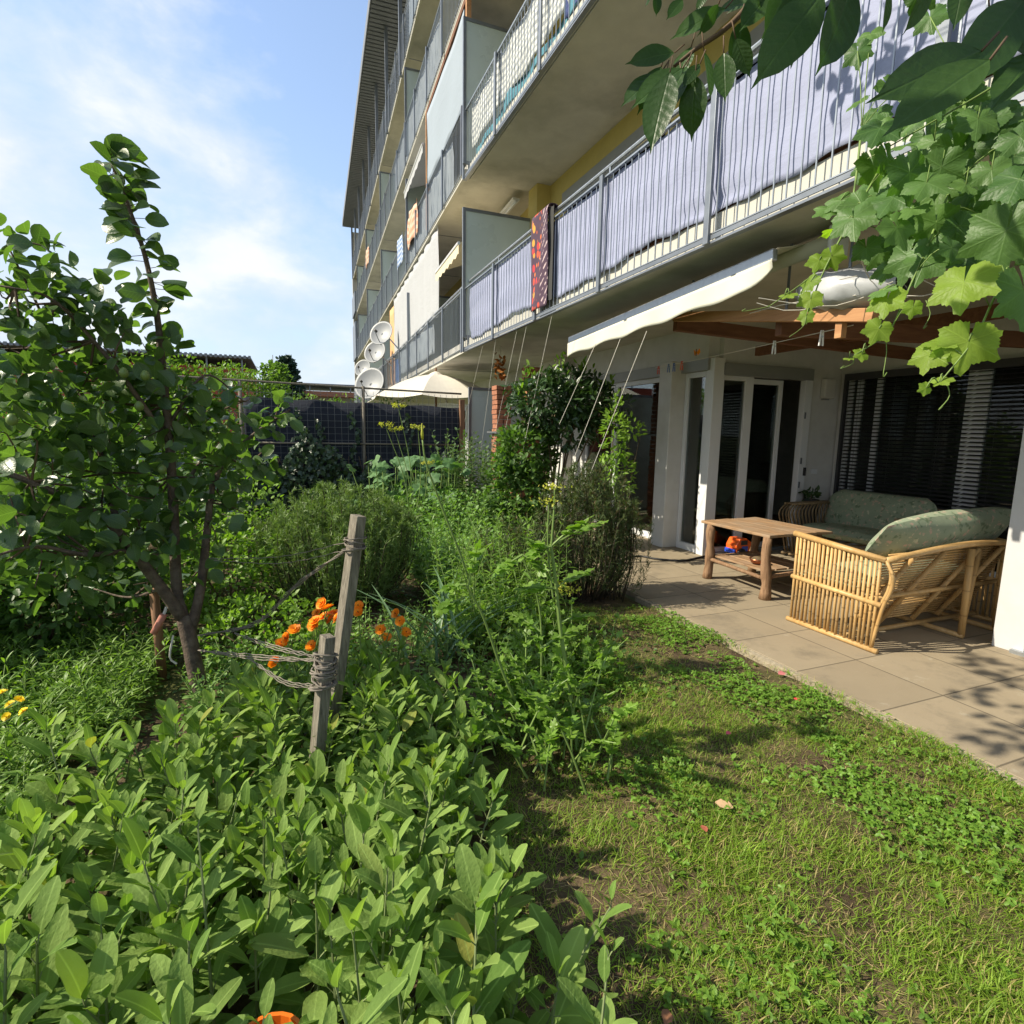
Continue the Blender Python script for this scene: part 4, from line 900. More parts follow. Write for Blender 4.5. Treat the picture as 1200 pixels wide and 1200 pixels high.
for k in range(420):
    z = rng.uniform(4.6, 8.3); r = (8.6-z)*.42*rng.uniform(.2, 1)+.1; a = rng.uniform(0, 6.28); p = np.array([-.1+r*math.cos(a), 60+r*math.sin(a), z])
    l.add(p+rng.normal(size=(6, 3))*.15, nrm(np.array([math.cos(a), math.sin(a), .5])+rng.normal(size=(6, 3))*.5), rdir(6), rng.uniform(.25, .5, 6), 1.2)
l.build('crown', T_OVATE, M['pine'], pn)

# generic leafy shrub ----------------------------------------------------------
def leafball(l, c, r, n, L0, L1, up=.45, shell=.55, droop=0.):
    d = rdir(n); rad = rng.uniform(shell, 1.08, n)**.7
    lump = 1+.22*np.sin(d[:, 0]*5+c[0]*9)*np.sin(d[:, 1]*4.3+c[1]*7)+.15*np.sin(d[:, 2]*9+c[0]*3)
    p = np.array(c)+d*np.array(r)*(rad*lump)[:, None]
    p[:, 2] = np.maximum(p[:, 2], .03+rng.uniform(0, .05, n))
    dd = nrm(d+rng.normal(size=(n, 3))*.7+np.array([0, 0, .15-droop])); u = nrm(d*.5+rng.normal(size=(n, 3))*.45+np.array([-.15, 0, up+.4]))
    l.add(p, dd, u, rng.uniform(L0, L1, n))
def shrub(name, label, cat, base, balls, tm, m, L0, L1, group=None, stemm='brown_stem', up=.45, ns=9, stemr=.010, droop=0., extra=None):
    o = thing(name, label, cat, (base[0], base[1], 0), group)
    l = LV()
    for c, r, n in balls: leafball(l, c, r, n, L0, L1, up, droop=droop)
    l.build('foliage', tm, m, o)
    s = MB()
    for k in range(ns):
        c, r, n = balls[k % len(balls)]; tip = np.array(c)+rng.normal(size=3)*np.array(r)*.45; b0 = np.array([base[0]+rng.normal()*.05, base[1]+rng.normal()*.05, 0])
        s.tube(polyline([b0, (b0+tip)/2+rng.normal(size=3)*.06, tip], 6), np.linspace(stemr, stemr*.35, 7), 5)
    obj('stems', s, M[stemm], o, smooth=True); return o
# hedge behind the fence
shrub('climbing_hedge', 'bright green overgrown hedge mound behind the fence left', 'hedge', (-2.2, 13.5), [((-2.6, 13.4, 1.6), (1.2, .8, 1.35), 8200), ((-1.3, 13.3, 1.75), (1.2, .7, 1.3), 8200), ((-4.2, 13.6, 1.3), (1.2, .8, 1.2), 3000), ((-.2, 13.2, 1.3), (.8, .6, 1.1), 2200)], T_OVATE, M['hedge'], .05, .10, ns=14)
shrub('low_hedge', 'low leafy hedge top showing above the dark fence cloth', 'hedge', (1.2, 12.8), [((.6, 12.8, 1.4), (1., .5, .95), 2000), ((2.0, 12.9, 1.35), (1., .5, .9), 1800)], T_OVATE, M['hedge'], .05, .10)
shrub('ash_tree', 'light green young tree beside the dark pine', 'tree', (-1., 46), [((-.9, 46, 5.0), (.8, .8, 1.6), 1200)], T_OVATE, M['hedge'], .2, .4, stemr=.06)
for i, (x, y, h, lab) in enumerate([(-3.3, 17, 2.2, 'leafy bush behind the hedge at far left'), (-5.5, 16, 2.6, 'tall leafy bush behind the fruit tree')]):
    shrub('leafy_bush', lab, 'bush', (x, y), [((x, y, h*.55), (1.3, 1., h*.55), 2400)], T_OVATE, M['shrub'], .08, .14)
# shrubs behind and left of the fruit tree
shrub('leafy_bush', 'mid green bush behind the fruit tree trunk', 'bush', (-1.9, 5.6), [((-1.9, 5.6, .75), (.75, .6, .75), 2300), ((-1.2, 6.0, .7), (.6, .5, .65), 1800)], T_OVATE, M['shrub'], .05, .09, ns=14)
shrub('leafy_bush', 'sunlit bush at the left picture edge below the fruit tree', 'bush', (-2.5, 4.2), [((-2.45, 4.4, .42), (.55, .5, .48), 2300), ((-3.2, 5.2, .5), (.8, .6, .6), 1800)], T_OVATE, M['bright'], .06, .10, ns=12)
shrub('leafy_bush', 'tall dark bush against the fence at the left', 'bush', (-2.2, 8.2), [((-1.6, 8.6, .95), (.9, .5, .95), 3000), ((-2.8, 8.0, 1.1), (.9, .6, 1.1), 2600)], T_OVATE, M['shrub'], .06, .10, ns=12)
shrub('bramble', 'trailing bramble with small leaves between fruit tree and rosemary', 'bramble', (-.55, 5.3), [((-.6, 5.2, .42), (.42, .5, .45), 2000), ((-.35, 6.2, .55), (.4, .5, .5), 1500)], T_OVATE, M['bright'], .035, .06, ns=14)
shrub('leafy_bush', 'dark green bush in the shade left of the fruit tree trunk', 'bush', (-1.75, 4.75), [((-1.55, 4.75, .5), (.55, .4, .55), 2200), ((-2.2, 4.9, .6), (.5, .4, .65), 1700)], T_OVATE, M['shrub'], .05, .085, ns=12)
shrub('bramble', 'low bramble filling the ground between the trunk and the marigolds', 'bramble', (-.15, 4.2), [((-.25, 4.3, .16), (.5, .45, .22), 1500), ((.1, 3.9, .10), (.35, .35, .16), 800)], T_OVATE, M['bright'], .03, .055, ns=12)
# ivy on the fence
iv = thing('ivy', 'dark heart leaved ivy climbing the lower half of the fence', 'climber', (.8, 9.5, 0))
l = LV(); n = 4200
x = rng.uniform(-.75, 2.5, n); top_ = 1.12+.30*np.sin(x*2.1+1)+.18*np.sin(x*5.3)+.12*np.sin(x*11); z = rng.uniform(0, 1, n)**.8*top_
p = np.stack([x, 9.46-rng.uniform(0, .32, n)*(1-.5*z/1.5), z], 1); l.add(p, nrm(rng.normal(size=(n, 3))*.5+[0, -.25, -.8]), nrm(rng.normal(size=(n, 3))*.35+[-.3, -1, .5]), rng.uniform(.05, .10, n))
for xs in (.15, .42, 1.0, 1.9):      # runners climbing higher
    k = 46; zz = np.linspace(.9, 1.75+.25*math.sin(xs*7), k); l.add(np.stack([xs+.05*np.sin(zz*9)+rng.normal(size=k)*.03, np.full(k, 9.57), zz], 1), nrm(rng.normal(size=(k, 3))*.5+[0, -.2, -.8]), nrm(rng.normal(size=(k, 3))*.3+[-.2, -1, .4]), rng.uniform(.05, .09, k))
l.build('foliage', T_IVY, M['ivy'], iv)
b = MB()
for k in range(16):
    xs = -.6+.2*k; b.tube(polyline([(xs, 9.5, 0), (xs+.1*rng.normal(), 9.55, .6), (xs+.15*rng.normal(), 9.58, 1.2)], 8), .006, 5)
obj('stems', b, M['brown_stem'], iv)

# ------------------------------------------------------------------ herbs with needles (rosemary)
def needlebush(name, label, base, stems, m, Ln=.028, per=46, lean=.35, spread=(.6, .5), hgt=1., woody=True, cat='bush', hf=None, den=1.):
    o = thing(name, label, cat, (base[0], base[1], 0)); l = LV(); s = MB()
    for k in range(stems):
        a = rng.uniform(0, 6.28); rr = math.sqrt(rng.random()); fx, fy = rr*math.cos(a), rr*math.sin(a)
        b0 = np.array([base[0]+fx*spread[0]*.45, base[1]+fy*spread[1]*.45, .0])
        h = hgt*(1-.38*rr*rr)*rng.uniform(.72, 1.08)
        tip = np.array([base[0]+fx*spread[0]+rng.normal()*.05, base[1]+fy*spread[1]+rng.normal()*.05, h])
        mid = (b0+tip)/2+np.array([fx*.10, fy*.10, -.04])+rng.normal(size=3)*.03
        pl = polyline([b0, mid, tip, tip+np.array([rng.normal()*.04, rng.normal()*.04, .10])], 9)
        if k % 4 == 0: s.tube(pl, np.linspace(.007, .002, 10), 4)
        n = int(per*den); u = rng.uniform(.10, 1., n)**.85*9; i = np.minimum(u.astype(int), 8); f_ = (u-i)[:, None]
        p = pl[i]*(1-f_)+pl[i+1]*f_; ax_ = nrm(pl[i+1]-pl[i]); d = nrm(ax_*.8+rng.normal(size=(n, 3))*.55)
        l.add(p, d, rdir(n, .5), rng.uniform(.7, 1.2, n)*Ln, rng.uniform(.8, 1.3, n))
    l.build('needles', T_NEEDLE, m, o, smooth=False); obj('stems', s, M['dark_stem'], o, smooth=True); return o
needlebush('rosemary_bush', 'large rounded rosemary bush behind the tall wooden stake', (.42, 5.35), 620, M['needle'], .045, 88, spread=(.74, .62), hgt=1.02)
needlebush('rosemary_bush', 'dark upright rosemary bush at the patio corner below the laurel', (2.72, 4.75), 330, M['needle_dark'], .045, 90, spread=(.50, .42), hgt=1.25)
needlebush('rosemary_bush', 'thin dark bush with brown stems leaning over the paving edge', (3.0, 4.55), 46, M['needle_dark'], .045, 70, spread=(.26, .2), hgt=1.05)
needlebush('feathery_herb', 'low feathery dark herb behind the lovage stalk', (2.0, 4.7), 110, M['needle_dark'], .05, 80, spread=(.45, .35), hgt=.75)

# ------------------------------------------------------------------ stemmed leafy herbs
def herbs(name, label, cat, region, n, h0, h1, tm, m, L0, L1, pairs=6, lean=.25, stem='green_stem', group=None, start=.25, base=None, hfun=None, w=1.):
    x0, x1, y0, y1 = region; c = base or ((x0+x1)/2, (y0+y1)/2)
    o = thing(name, label, cat, (c[0], c[1], 0), group); l = LV(); s = MB()
    for k in range(n):
        b0 = np.array([rng.uniform(x0, x1), rng.uniform(y0, y1), 0.]); h = rng.uniform(h0, h1)*(hfun(b0[0], b0[1]) if hfun else 1.)
        if h < .04: continue
        dx = rng.normal(size=2)*lean*h; tip = b0+np.array([dx[0], dx[1], h]); pl = polyline([b0, b0+np.array([dx[0]*.25, dx[1]*.25, h*.5]), tip], 6)
        s.tube(pl[::2] if len(pl) > 3 else pl, [.0045, .0035, .003, .0018][:len(pl[::2])], 4, cap=False)
        for j in range(pairs):
            u = start+(1-start)*j/(pairs-1); q = u*6; i = min(int(q), 5); p = pl[i]*(1-(q-i))+pl[i+1]*(q-i); a = j*1.57+rng.uniform(0, .7)+k
            for sgn in (0, math.pi):
                el = .15+.75*u*u; d = np.array([math.cos(a+sgn)*math.cos(el), math.sin(a+sgn)*math.cos(el), math.sin(el)])+rng.normal(size=3)*.18
                L = rng.uniform(L0, L1)*(1.1-.45*u*u); l.add(p+d*.012, d, np.array([-d[0]*.4, -d[1]*.4, 1.])+rng.normal(size=3)*.25, L, w)
    l.build('foliage', tm, m, o); obj('stems', s, M[stem], o); return o
herbs('mint_patch', 'dense bed of small bright green mint between rosemary and lovage', 'herb', (1.15, 2.25, 4.6, 6.6), 520, .28, .58, T_OVATE, M['mint'], .05, .085, 7, .2)
herbs('mint_patch', 'pale green herb bed farther back below the brick grill', 'herb', (1.3, 3.0, 6.6, 8.6), 420, .45, .85, T_OVATE, M['mint'], .055, .10, 8, .2)
herbs('tomato_plants', 'grey green tomato plants in front of the frosted divider', 'plant', (2.2, 3.1, 8.0, 9.0), 60, 1.1, 1.65, T_OVATE, M['tomato'], .06, .11, 14, .12)
herbs('weed_patch', 'fine leafed weeds around the marigolds and leeks', 'weeds', (.1, 1.15, 3.3, 4.6), 170, .08, .26, T_OVATE, M['mint'], .025, .045, 4, .3)
herbs('weed_patch', 'bright feathery weeds left of the fruit tree trunk', 'weeds', (-2.1, -.85, 3.15, 4.5), 520, .10, .30, T_LANCE, M['bright'], .05, .10, 6, .35)
herbs('weed_patch', 'bright green low weeds around the yellow flowers', 'weeds', (-2.2, -1.05, 2.2, 3.15), 420, .10, .26, T_LANCE, M['bright'], .05, .09, 6, .35)
herbs('weed_patch', 'small leafy weeds behind the strings between trunk and stakes', 'weeds', (-.6, .15, 3.25, 4.1), 200, .08, .24, T_OVATE, M['mint'], .03, .05, 4, .3)
herbs('tall_weeds', 'tall wispy pale green weeds between the leeks and the dark rosemary', 'weeds', (1.15, 2.15, 3.7, 5.0), 95, .45, .95, T_LANCE, M['lovage'], .06, .11, 11, .16)
herbs('leafy_weeds', 'light green leafy weeds in the middle of the vegetable bed', 'weeds', (1.1, 1.9, 3.5, 4.6), 130, .18, .42, T_OVATE, M['bright'], .05, .085, 5, .25)
herbs('wild_celery', 'pale leafy stems along the lawn edge behind the lovage', 'herb', (1.45, 2.0, 2.9, 3.7), 70, .12, .36, T_CELERY, M['lovage'], .05, .08, 4, .3)
# squash plants by the fence
sq = thing('squash_plant', 'broad leaved squash plant in front of the ivy', 'plant', (1.7, 8.2, 0)); l = LV(); s = MB()
for k in range(120):
    b0 = np.array([rng.uniform(1.0, 2.3), rng.uniform(7.6, 8.8), 0]); tip = b0+np.array([rng.normal()*.15, rng.normal()*.15, rng.uniform(.4, 1.25)])
    s.tube([b0, tip], [.009, .006], 4); a = rng.uniform(0, 6.28); l.add(tip, np.array([math.cos(a), math.sin(a), -.35]), np.array([-.4, -.5, 1.])+rng.normal(size=3)*.3, rng.uniform(.14, .24))
l.build('foliage', T_SQUASH, M['squash'], sq); obj('stems', s, M['green_stem'], sq)
# dill / fennel umbels by the fence
dl = thing('flowering_fennel', 'tall flowering fennel with yellow umbels before the fence', 'herb', (1.2, 7., 0)); s = MB(); l = LV()
for (px_, py_) in ((452, 500), (467, 478), (490, 503), (500, 545), (463, 505)):
    p = pY(px_, py_, 7.2); b0 = np.array([1.45, 7.2, .2]); s.tube(polyline([b0, (b0+p)/2+[.08, 0, .05], p], 7), np.linspace(.008, .004, 8), 5)
    for k in range(14):
        a = rng.uniform(0, 6.28); q = p+np.array([math.cos(a)*.09, math.sin(a)*.055, .04])*rng.uniform(.3, 1); s.tube([p, q], .002, 3); l.add(q+rng.normal(size=(9, 3))*.012, rdir(9, .5), rdir(9, .7), .022)
obj('stems', s, M['green_stem'], dl); l.build('umbels', T_OVATE, M['umbel'], dl)
# laurel
lr = shrub('laurel_tree', 'dark glossy bay laurel with dense round crown beside the patio', 'tree', (3.3, 7.0),
           [((3.35, 7.0, 2.08), (.52, .45, .36), 1500), ((3.95, 6.9, 1.98), (.42, .4, .34), 900), ((3.55, 6.9, 1.70), (.5, .35, .26), 500), ((3.7, 7.1, 2.35), (.35, .3, .2), 350)], T_LAUREL, M['laurel'], .08, .125, ns=12, stemr=.022, up=.3, droop=.25)
l = LV()
for c in ((3.05, 7., 2.42), (3.5, 6.9, 2.55), (3.8, 6.9, 2.5), (4.15, 6.8, 2.3), (2.9, 6.9, 2.2)): l.add(np.array(c)+rng.normal(size=(16, 3))*.06, nrm(rng.normal(size=(16, 3))*.5+[0, 0, 1]), rdir(16), rng.uniform(.07, .11, 16))
l.build('young_bright_leaves', T_LAUREL, M['bright'], lr)
shrub('leafy_bush', 'bright green bush below the laurel crown', 'bush', (3.1, 7.2), [((3.10, 7.2, 1.35), (.42, .38, .42), 1700), ((2.95, 7.1, .8), (.45, .38, .5), 1700)], T_OVATE, M['shrub'], .06, .10, ns=10)
shrub('leafy_bush', 'slender pale green bush in front of the left window', 'bush', (3.75, 5.95), [((3.72, 5.9, 1.6), (.13, .16, .5), 240), ((3.8, 5.9, 1.1), (.2, .16, .35), 200), ((4.0, 5.95, 1.7), (.14, .1, .12), 60)], T_LAUREL, M['bright'], .06, .10, ns=7)
# lovage by the lawn
lv = thing('lovage', 'light green lovage with tall flower stalk at the lawn edge', 'herb', (1.25, 2.45, 0)); l = LV(); s = MB()
def leafstalk(b0, tip, n, L, sag=.12, up=.2):
    pl = polyline([b0, b0+(tip-b0)*.5+np.array([0, 0, up*np.linalg.norm(tip-b0)]), tip], 8); s.tube(pl[::2], np.linspace(.006, .002, len(pl[::2])), 4, cap=False)
    for j in range(n):
        u = .42+.58*j/(n-1); q = u*8; i = min(int(q), 7); p = pl[i]*(1-(q-i))+pl[i+1]*(q-i); ax_ = nrm(pl[i+1]-pl[i]); sd_ = nrm(np.cross(ax_, (0, 0, 1.)))
        Lf = L*(1.15-.5*abs(u-.62)*2)*rng.uniform(.8, 1.15)
        if j == n-1: l.add(p, ax_, (0, 0, 1), Lf)
        else:
            for g_ in (-1, 1): l.add(p, ax_*.55+sd_*g_+rng.normal(size=3)*.15, np.array([0, 0, 1.])+rng.normal(size=3)*.25, Lf)
for k in range(58):
    b0 = np.array([1.14+rng.normal()*.15, 2.55+rng.normal()*.22, .02]); a = rng.uniform(0, 6.28); r_ = rng.uniform(.08, .34)
    leafstalk(b0, b0+np.array([math.cos(a)*r_, math.sin(a)*r_, rng.uniform(.12, .62)]), 5, rng.uniform(.055, .085))
for k in range(70):
    b0 = np.array([1.10+rng.normal()*.17, 2.50+rng.normal()*.25, .01]); a = rng.uniform(0, 6.28); r_ = rng.uniform(.08, .26)
    leafstalk(b0, b0+np.array([math.cos(a)*r_, math.sin(a)*r_, rng.uniform(.04, .34)]), 4, rng.uniform(.055, .08))
def stalk(pts, r0, r1):
    pl = polyline(pts, 14); s.tube(pl, np.linspace(r0, r1, 15), 7); return pl
m1 = stalk([pY(677, 880, 2.42), pY(668, 810, 2.42), pY(657, 740, 2.42), pY(651, 680, 2.42), pY(646, 640, 2.42)], .012, .008)
stalk([m1[-1], pY(649, 600, 2.42), pY(650, 572, 2.42)], .006, .003); stalk([pY(648, 700, 2.43), pY(642, 640, 2.43), pY(643, 590, 2.43)], .005, .003)
stalk([pY(617, 850, 2.5), pY(590, 790, 2.5), pY(565, 720, 2.5), pY(545, 685, 2.5)], .010, .004); stalk([pY(634, 840, 2.6), pY(633, 720, 2.6), pY(612, 650, 2.6)], .008, .003)
for (x0, y0, x1, y1) in ((646, 640, 690, 607), (646, 640, 705, 612), (648, 650, 618, 632), (646, 640, 612, 655), (650, 690, 610, 690), (612, 650, 582, 672), (612, 650, 640, 672), (545, 685, 522, 690), (548, 690, 560, 640), (655, 730, 690, 720), (650, 690, 690, 668), (545, 700, 515, 715), (633, 740, 600, 720), (633, 760, 680, 735)):
    a = pY(x0, y0, 2.42); leafstalk(a, pY(x1, y1, 2.42+rng.normal()*.08), 4, .085, up=.05)
obj('stems', s, M['green_stem'], lv); l.build('foliage', T_CELERY, M['lovage'], lv)
l = LV()
for (x, y) in ((650, 571), (643, 588), (665, 692), (662, 688)):
    p = pY(x, y, 2.42); l.add(p+rng.normal(size=(40, 3))*[.03, .03, .010], rdir(40, .6), rdir(40, .6), .016)
l.build('umbels', T_OVATE, M['umbel'], lv)
# tall onion stalk and leeks
on = thing('onion_stalk', 'single tall leaning green seed stalk in the vegetable bed', 'plant', tuple(pY(555, 700, 4.))); a = [pY(560, 720, 4.0), pY(543, 660, 4.0), pY(520, 600, 4.0), pY(500, 545, 4.0), pY(495, 515, 4.0)]
obj('stalk', MB().tube(polyline(a, 14), np.linspace(.011, .006, 15), 7), M['green_stem'], on, smooth=True); obj('bud', MB().tube([a[-1], a[-1]+[-.002, 0, .04], a[-1]+[-.004, 0, .11]], [.009, .011, .002], 7), M['umbel'], on, smooth=True)
lk = thing('leek_plant', 'blue green strap leaved leeks bending beside the marigolds', 'plant', tuple(gz(525, 760))); l = LV()
for k in range(34):
    b0 = gz(528, 768)+np.array([rng.normal()*.12, rng.normal()*.15, .03]); a = rng.uniform(0, 6.28); l.add(b0, np.array([math.cos(a)*.55, math.sin(a)*.4, 1.]), np.array([-math.cos(a), -math.sin(a), .6]), rng.uniform(.4, .75), 1.)
l.build('foliage', T_STRAP, M['strap'], lk)
for k in range(6): p = gz(528, 768)+np.array([rng.normal()*.1, rng.normal()*.12, 0]); obj('shaft', MB().tube([p, p+[0, 0, .14]], .012, 6), M['green_stem'], lk)

# marigolds -------------------------------------------------------------------
def flowers(name, label, spots, Y, rad, basep, pm, tmz=.7, cat='flower', lw=.05):
    o = thing(name, label, cat, (basep[0], basep[1], 0)); s = MB(); lf = LV()
    for (x, y) in spots:
        p = pY(x, y, Y+rng.normal()*.06); b0 = np.array([basep[0]+rng.normal()*.10, basep[1]+rng.normal()*.08, 0]); pl = polyline([b0, (b0+p)/2+np.array([rng.normal()*.02, 0, .04]), p], 7); s.tube(pl, np.linspace(.005, .003, 8), 5)
        fd = nrm(np.array([-.45, -.35, tmz])+rng.normal(size=3)*.3); hl = LV()
        e1 = nrm(np.cross(fd, (0, 1., .2))); e2 = np.cross(fd, e1)
        for ring, (n, rr, lift) in enumerate(((17, 1., .12), (15, .80, .3), (11, .55, .6))):
            a = np.arange(n)*2*math.pi/n+ring*.2; d = e1[None]*np.cos(a)[:, None]+e2[None]*np.sin(a)[:, None]+fd*lift; hl.add(np.repeat(p[None], n, 0)+fd*.004*ring, d, fd, rad*rr*rng.uniform(.9, 1.1, n), 1.35)
        fl = hl.build('flower_head', T_PETAL, pm, o)
        obj('disc', MB().lathe([(rad*.17, 0), (rad*.14, .008), (.001, .012)], p+fd*.004, 9, fd), M['disc'] if pm is M['calendula'] else pm, fl, smooth=True)
        for k in range(7):
            q = pl[rng.integers(1, 7)]; d = rdir(1, .5)[0]; lf.add(q, d, (0, 0, 1), rng.uniform(.6, 1.2)*lw, 1.2)
    for k in range(70):
        q = np.array([basep[0]+rng.normal()*.12, basep[1]+rng.normal()*.10, rng.uniform(.05, .34)]); lf.add(q, rdir(1, .6)[0], rdir(1, .8)[0], rng.uniform(.8, 1.5)*lw, 1.2)
    obj('stems', s, M['green_stem'], o); lf.build('foliage', T_LAUREL, M['bright'], o); return o
flowers('marigold_plant', 'cluster of orange marigolds left of the tall wooden stake', [(377, 707), (384, 713), (372, 718), (380, 723), (392, 719), (388, 726), (396, 724), (369, 728), (345, 738), (336, 748), (330, 754), (365, 757), (367, 733), (322, 776), (376, 773)], 2.98, .034, (.10, 3.02), M['calendula'])
flowers('marigold_plant', 'smaller group of orange marigolds right of the tall wooden stake', [(420, 710), (420, 718), (464, 719), (469, 728), (446, 738), (453, 747), (476, 741)], 3.12, .031, (.46, 3.15), M['calendula'], lw=.075)
flowers('yellow_flower_plant', 'small yellow flowers in the weeds at the left picture edge', [(3, 812), (12, 826), (22, 820), (28, 834), (8, 840), (-8, 830)], 2.9, .020, (-1.62, 2.75), M['yellow_petal'])

# ------------------------------------------------------------------ stakes and strings
def stakeobj(name, label, b0, t0, w_, h_):
    o = thing(name, label, 'stake', tuple(b0)); b0 = np.array(b0); t0 = np.array(t0)
    mb = MB(); mb.bar(b0, t0, w_, h_, (.93, .37, 0)); obj('shaft', mb, M['stake'], o, bev=.003); return o
S1t = pY(420, 604, 2.75); S1b = pY(396, 785, 2.75); S1b = S1t+(S1b-S1t)*(S1t[2]/(S1t[2]-S1b[2]))
S2t = pY(384, 745, 2.36); S2b = pY(369, 915, 2.36); S2b = S2t+(S2b-S2t)*(S2t[2]/(S2t[2]-S2b[2]))
k1 = stakeobj('wooden_stake', 'tall weathered square wooden stake leaning behind the sage', S1b, S1t, .072, .050)
k2 = stakeobj('wooden_stake', 'short grey wooden stake wrapped in twine in front of the tall stake', S2b, S2t, .058, .046)
def coil(c, ax_, r, n, h):
    a = np.linspace(0, n*2*math.pi, n*14); ax_ = nrm(np.array(ax_)); e1 = nrm(np.cross(ax_, (0, 1, .1))); e2 = np.cross(ax_, e1)
    rr = r*(1+.13*np.sin(a*2.3)+.06*np.sin(a*5.1)); return c+e1*(rr*np.cos(a))[:, None]+e2*(rr*np.sin(a))[:, None]+ax_*(h*(a/a[-1]-.5)+.014*np.sin(a*.37*2))[:, None]
s1 = nrm(S1t-S1b); s2 = nrm(S2t-S2b)
c1 = S1t-s1*.145; c2 = S2t-s2*.15
obj('twine_wrap', MB().tube(coil(c1, s1, .047, 5, .07), .0036, 5).tube(coil(c1-s1*.01, s1, .050, 3, .05), .003, 5), M['twine'], k1, smooth=True)
obj('twine_wrap', MB().tube(coil(c2, s2, .044, 12, .15), .0042, 5).tube(coil(c2-s2*.02, s2, .050, 7, .13), .0042, 5), M['twine'], k2, smooth=True)
def rope(label, pts, r, strands=3):
    o = thing('tie_string', label, 'string', tuple(pts[0]), 'strings tied from stakes to the fruit tree'); mb = MB(); pl = polyline(pts, 40)
    for k in range(strands):
        ph = k*6.28/strands; off = np.stack([np.sin(np.arange(41)*1.3+ph), np.cos(np.arange(41)*1.1+ph), np.cos(np.arange(41)*1.3+ph)], 1)*r*.95; mb.tube(pl+off+np.array([0, 0, .004*math.sin(ph)])*np.sin(np.linspace(0, 3.14, 41))[:, None]*3, r, 4)
    obj('strands', mb, M['twine'], o)
TR = lambda x, y, Y=3.65: pY(x, y, Y)
rope('thick twine from the tall stake sagging down to the fruit tree trunk', [c1, (c1+TR(300, 730))/2+[0, 0, .03], TR(300, 730), TR(232, 745)], .0028, 4)
rope('thin upper string from the tall stake to the fruit tree branch', [c1+[0, 0, .02], TR(330, 652), TR(245, 655)], .0022, 1)
rope('thin string below the upper one from the tall stake', [c1+[0, 0, -.02], TR(330, 660), TR(250, 657)], .0022, 1)
rope('thick twine from the short stake straight to the trunk', [c2+[0, 0, .04], TR(300, 770, 2.8), TR(232, 762)], .0028, 4)
rope('twine from the short stake up to a tree branch', [c2+[0, 0, .05], TR(320, 758, 2.7), TR(275, 742)], .0026, 3)
rope('pale loose twine from low on the short stake', [c2+[0, 0, -.07], TR(335, 800, 2.6), TR(290, 770, 2.9)], .0026, 3)

# ------------------------------------------------------------------ fruit tree
ft = thing('pear_tree', 'young fruit tree with rounded dark leaves and a thin tall leader', 'tree', tuple(gz(240, 838)))
TS = 1.2; B = MB(); paths = []
def branch(pts, r0, r1, n=14):
    P = polyline([p if not isinstance(p, tuple) else pY(p[0], p[1], p[2]*TS) for p in pts], n); B.tube(P, np.linspace(r0, r1, n+1)*.88, 9); paths.append((P, r0)); return P
branch([gz(241, 840), (239, 825, 3.02), (232, 800, 3.05), (222, 750, 3.08), (215, 722, 3.1)], .058, .050)
branch([(216, 728, 3.1), (190, 690, 3.05), (155, 645, 3.0), (125, 610, 2.95), (60, 575, 2.85), (-30, 540, 2.8)], .042, .014)
branch([(215, 725, 3.1), (207, 690, 3.12), (203, 590, 3.15), (197, 500, 3.15), (190, 430, 3.15), (184, 370, 3.15), (170, 300, 3.15), (148, 235, 3.12), (125, 178, 3.1)], .040, .006, 24)
branch([(222, 745, 3.1), (235, 690, 3.12), (243, 620, 3.2), (252, 560, 3.3), (290, 515, 3.4), (340, 480, 3.45)], .038, .008)
branch([(140, 628, 2.98), (125, 560, 3.1), (105, 480, 3.2), (75, 430, 3.2), (50, 370, 3.15), (10, 290, 3.1)], .022, .005)
branch([(199, 520, 3.15), (150, 450, 3.0), (110, 400, 2.95), (60, 350, 2.9), (0, 335, 2.85)], .018, .005)
branch([(203, 590, 3.15), (250, 530, 3.4), (300, 560, 3.6)], .015, .005)
branch([(155, 645, 3.0), (100, 650, 2.8), (40, 640, 2.7), (-30, 660, 2.6)], .018, .005)
branch([(197, 500, 3.15), (240, 440, 3.2), (285, 470, 3.3)], .012, .004)
branch([(190, 690, 3.05), (150, 700, 3.2), (110, 690, 3.3)], .012, .004)
l = LV(); TW = MB()
def cluster(c, r, n, L0=.075, L1=.115):
    leafball_d = rdir(n); p = c+leafball_d*r*(rng.random(n)**.5)[:, None]
    dd = nrm(leafball_d*.5+rng.normal(size=(n, 3))*.6+[0, 0, -.1]); u = nrm(rng.normal(size=(n, 3))*.5+[-.25, -.15, .8]); l.add(p, dd, u, rng.uniform(L0, L1, n))
BL = [(30, 300, 3.1, .14, 46), (15, 370, 2.9, .22, 90), (80, 345, 2.95, .18, 70), (120, 365, 3., .16, 60), (60, 420, 3., .26, 150), (140, 420, 3.1, .22, 120), (10, 470, 2.9, .28, 150), (90, 490, 3.1, .30, 190), (170, 470, 3.15, .24, 140), (220, 480, 3.2, .18, 80), (270, 490, 3.3, .20, 90), (325, 485, 3.4, .11, 34), (30, 560, 2.85, .30, 180), (110, 560, 3., .30, 190), (190, 550, 3.15, .24, 130), (255, 545, 3.3, .20, 90), (305, 545, 3.5, .12, 36), (20, 640, 2.75, .26, 130), (90, 640, 2.9, .26, 140), (160, 630, 3., .22, 100), (230, 610, 3.2, .19, 76), (235, 670, 3.15, .10, 22), (275, 600, 3.3, .10, 24), (150, 680, 3.2, .12, 24), (190, 410, 3.1, .10, 30)]
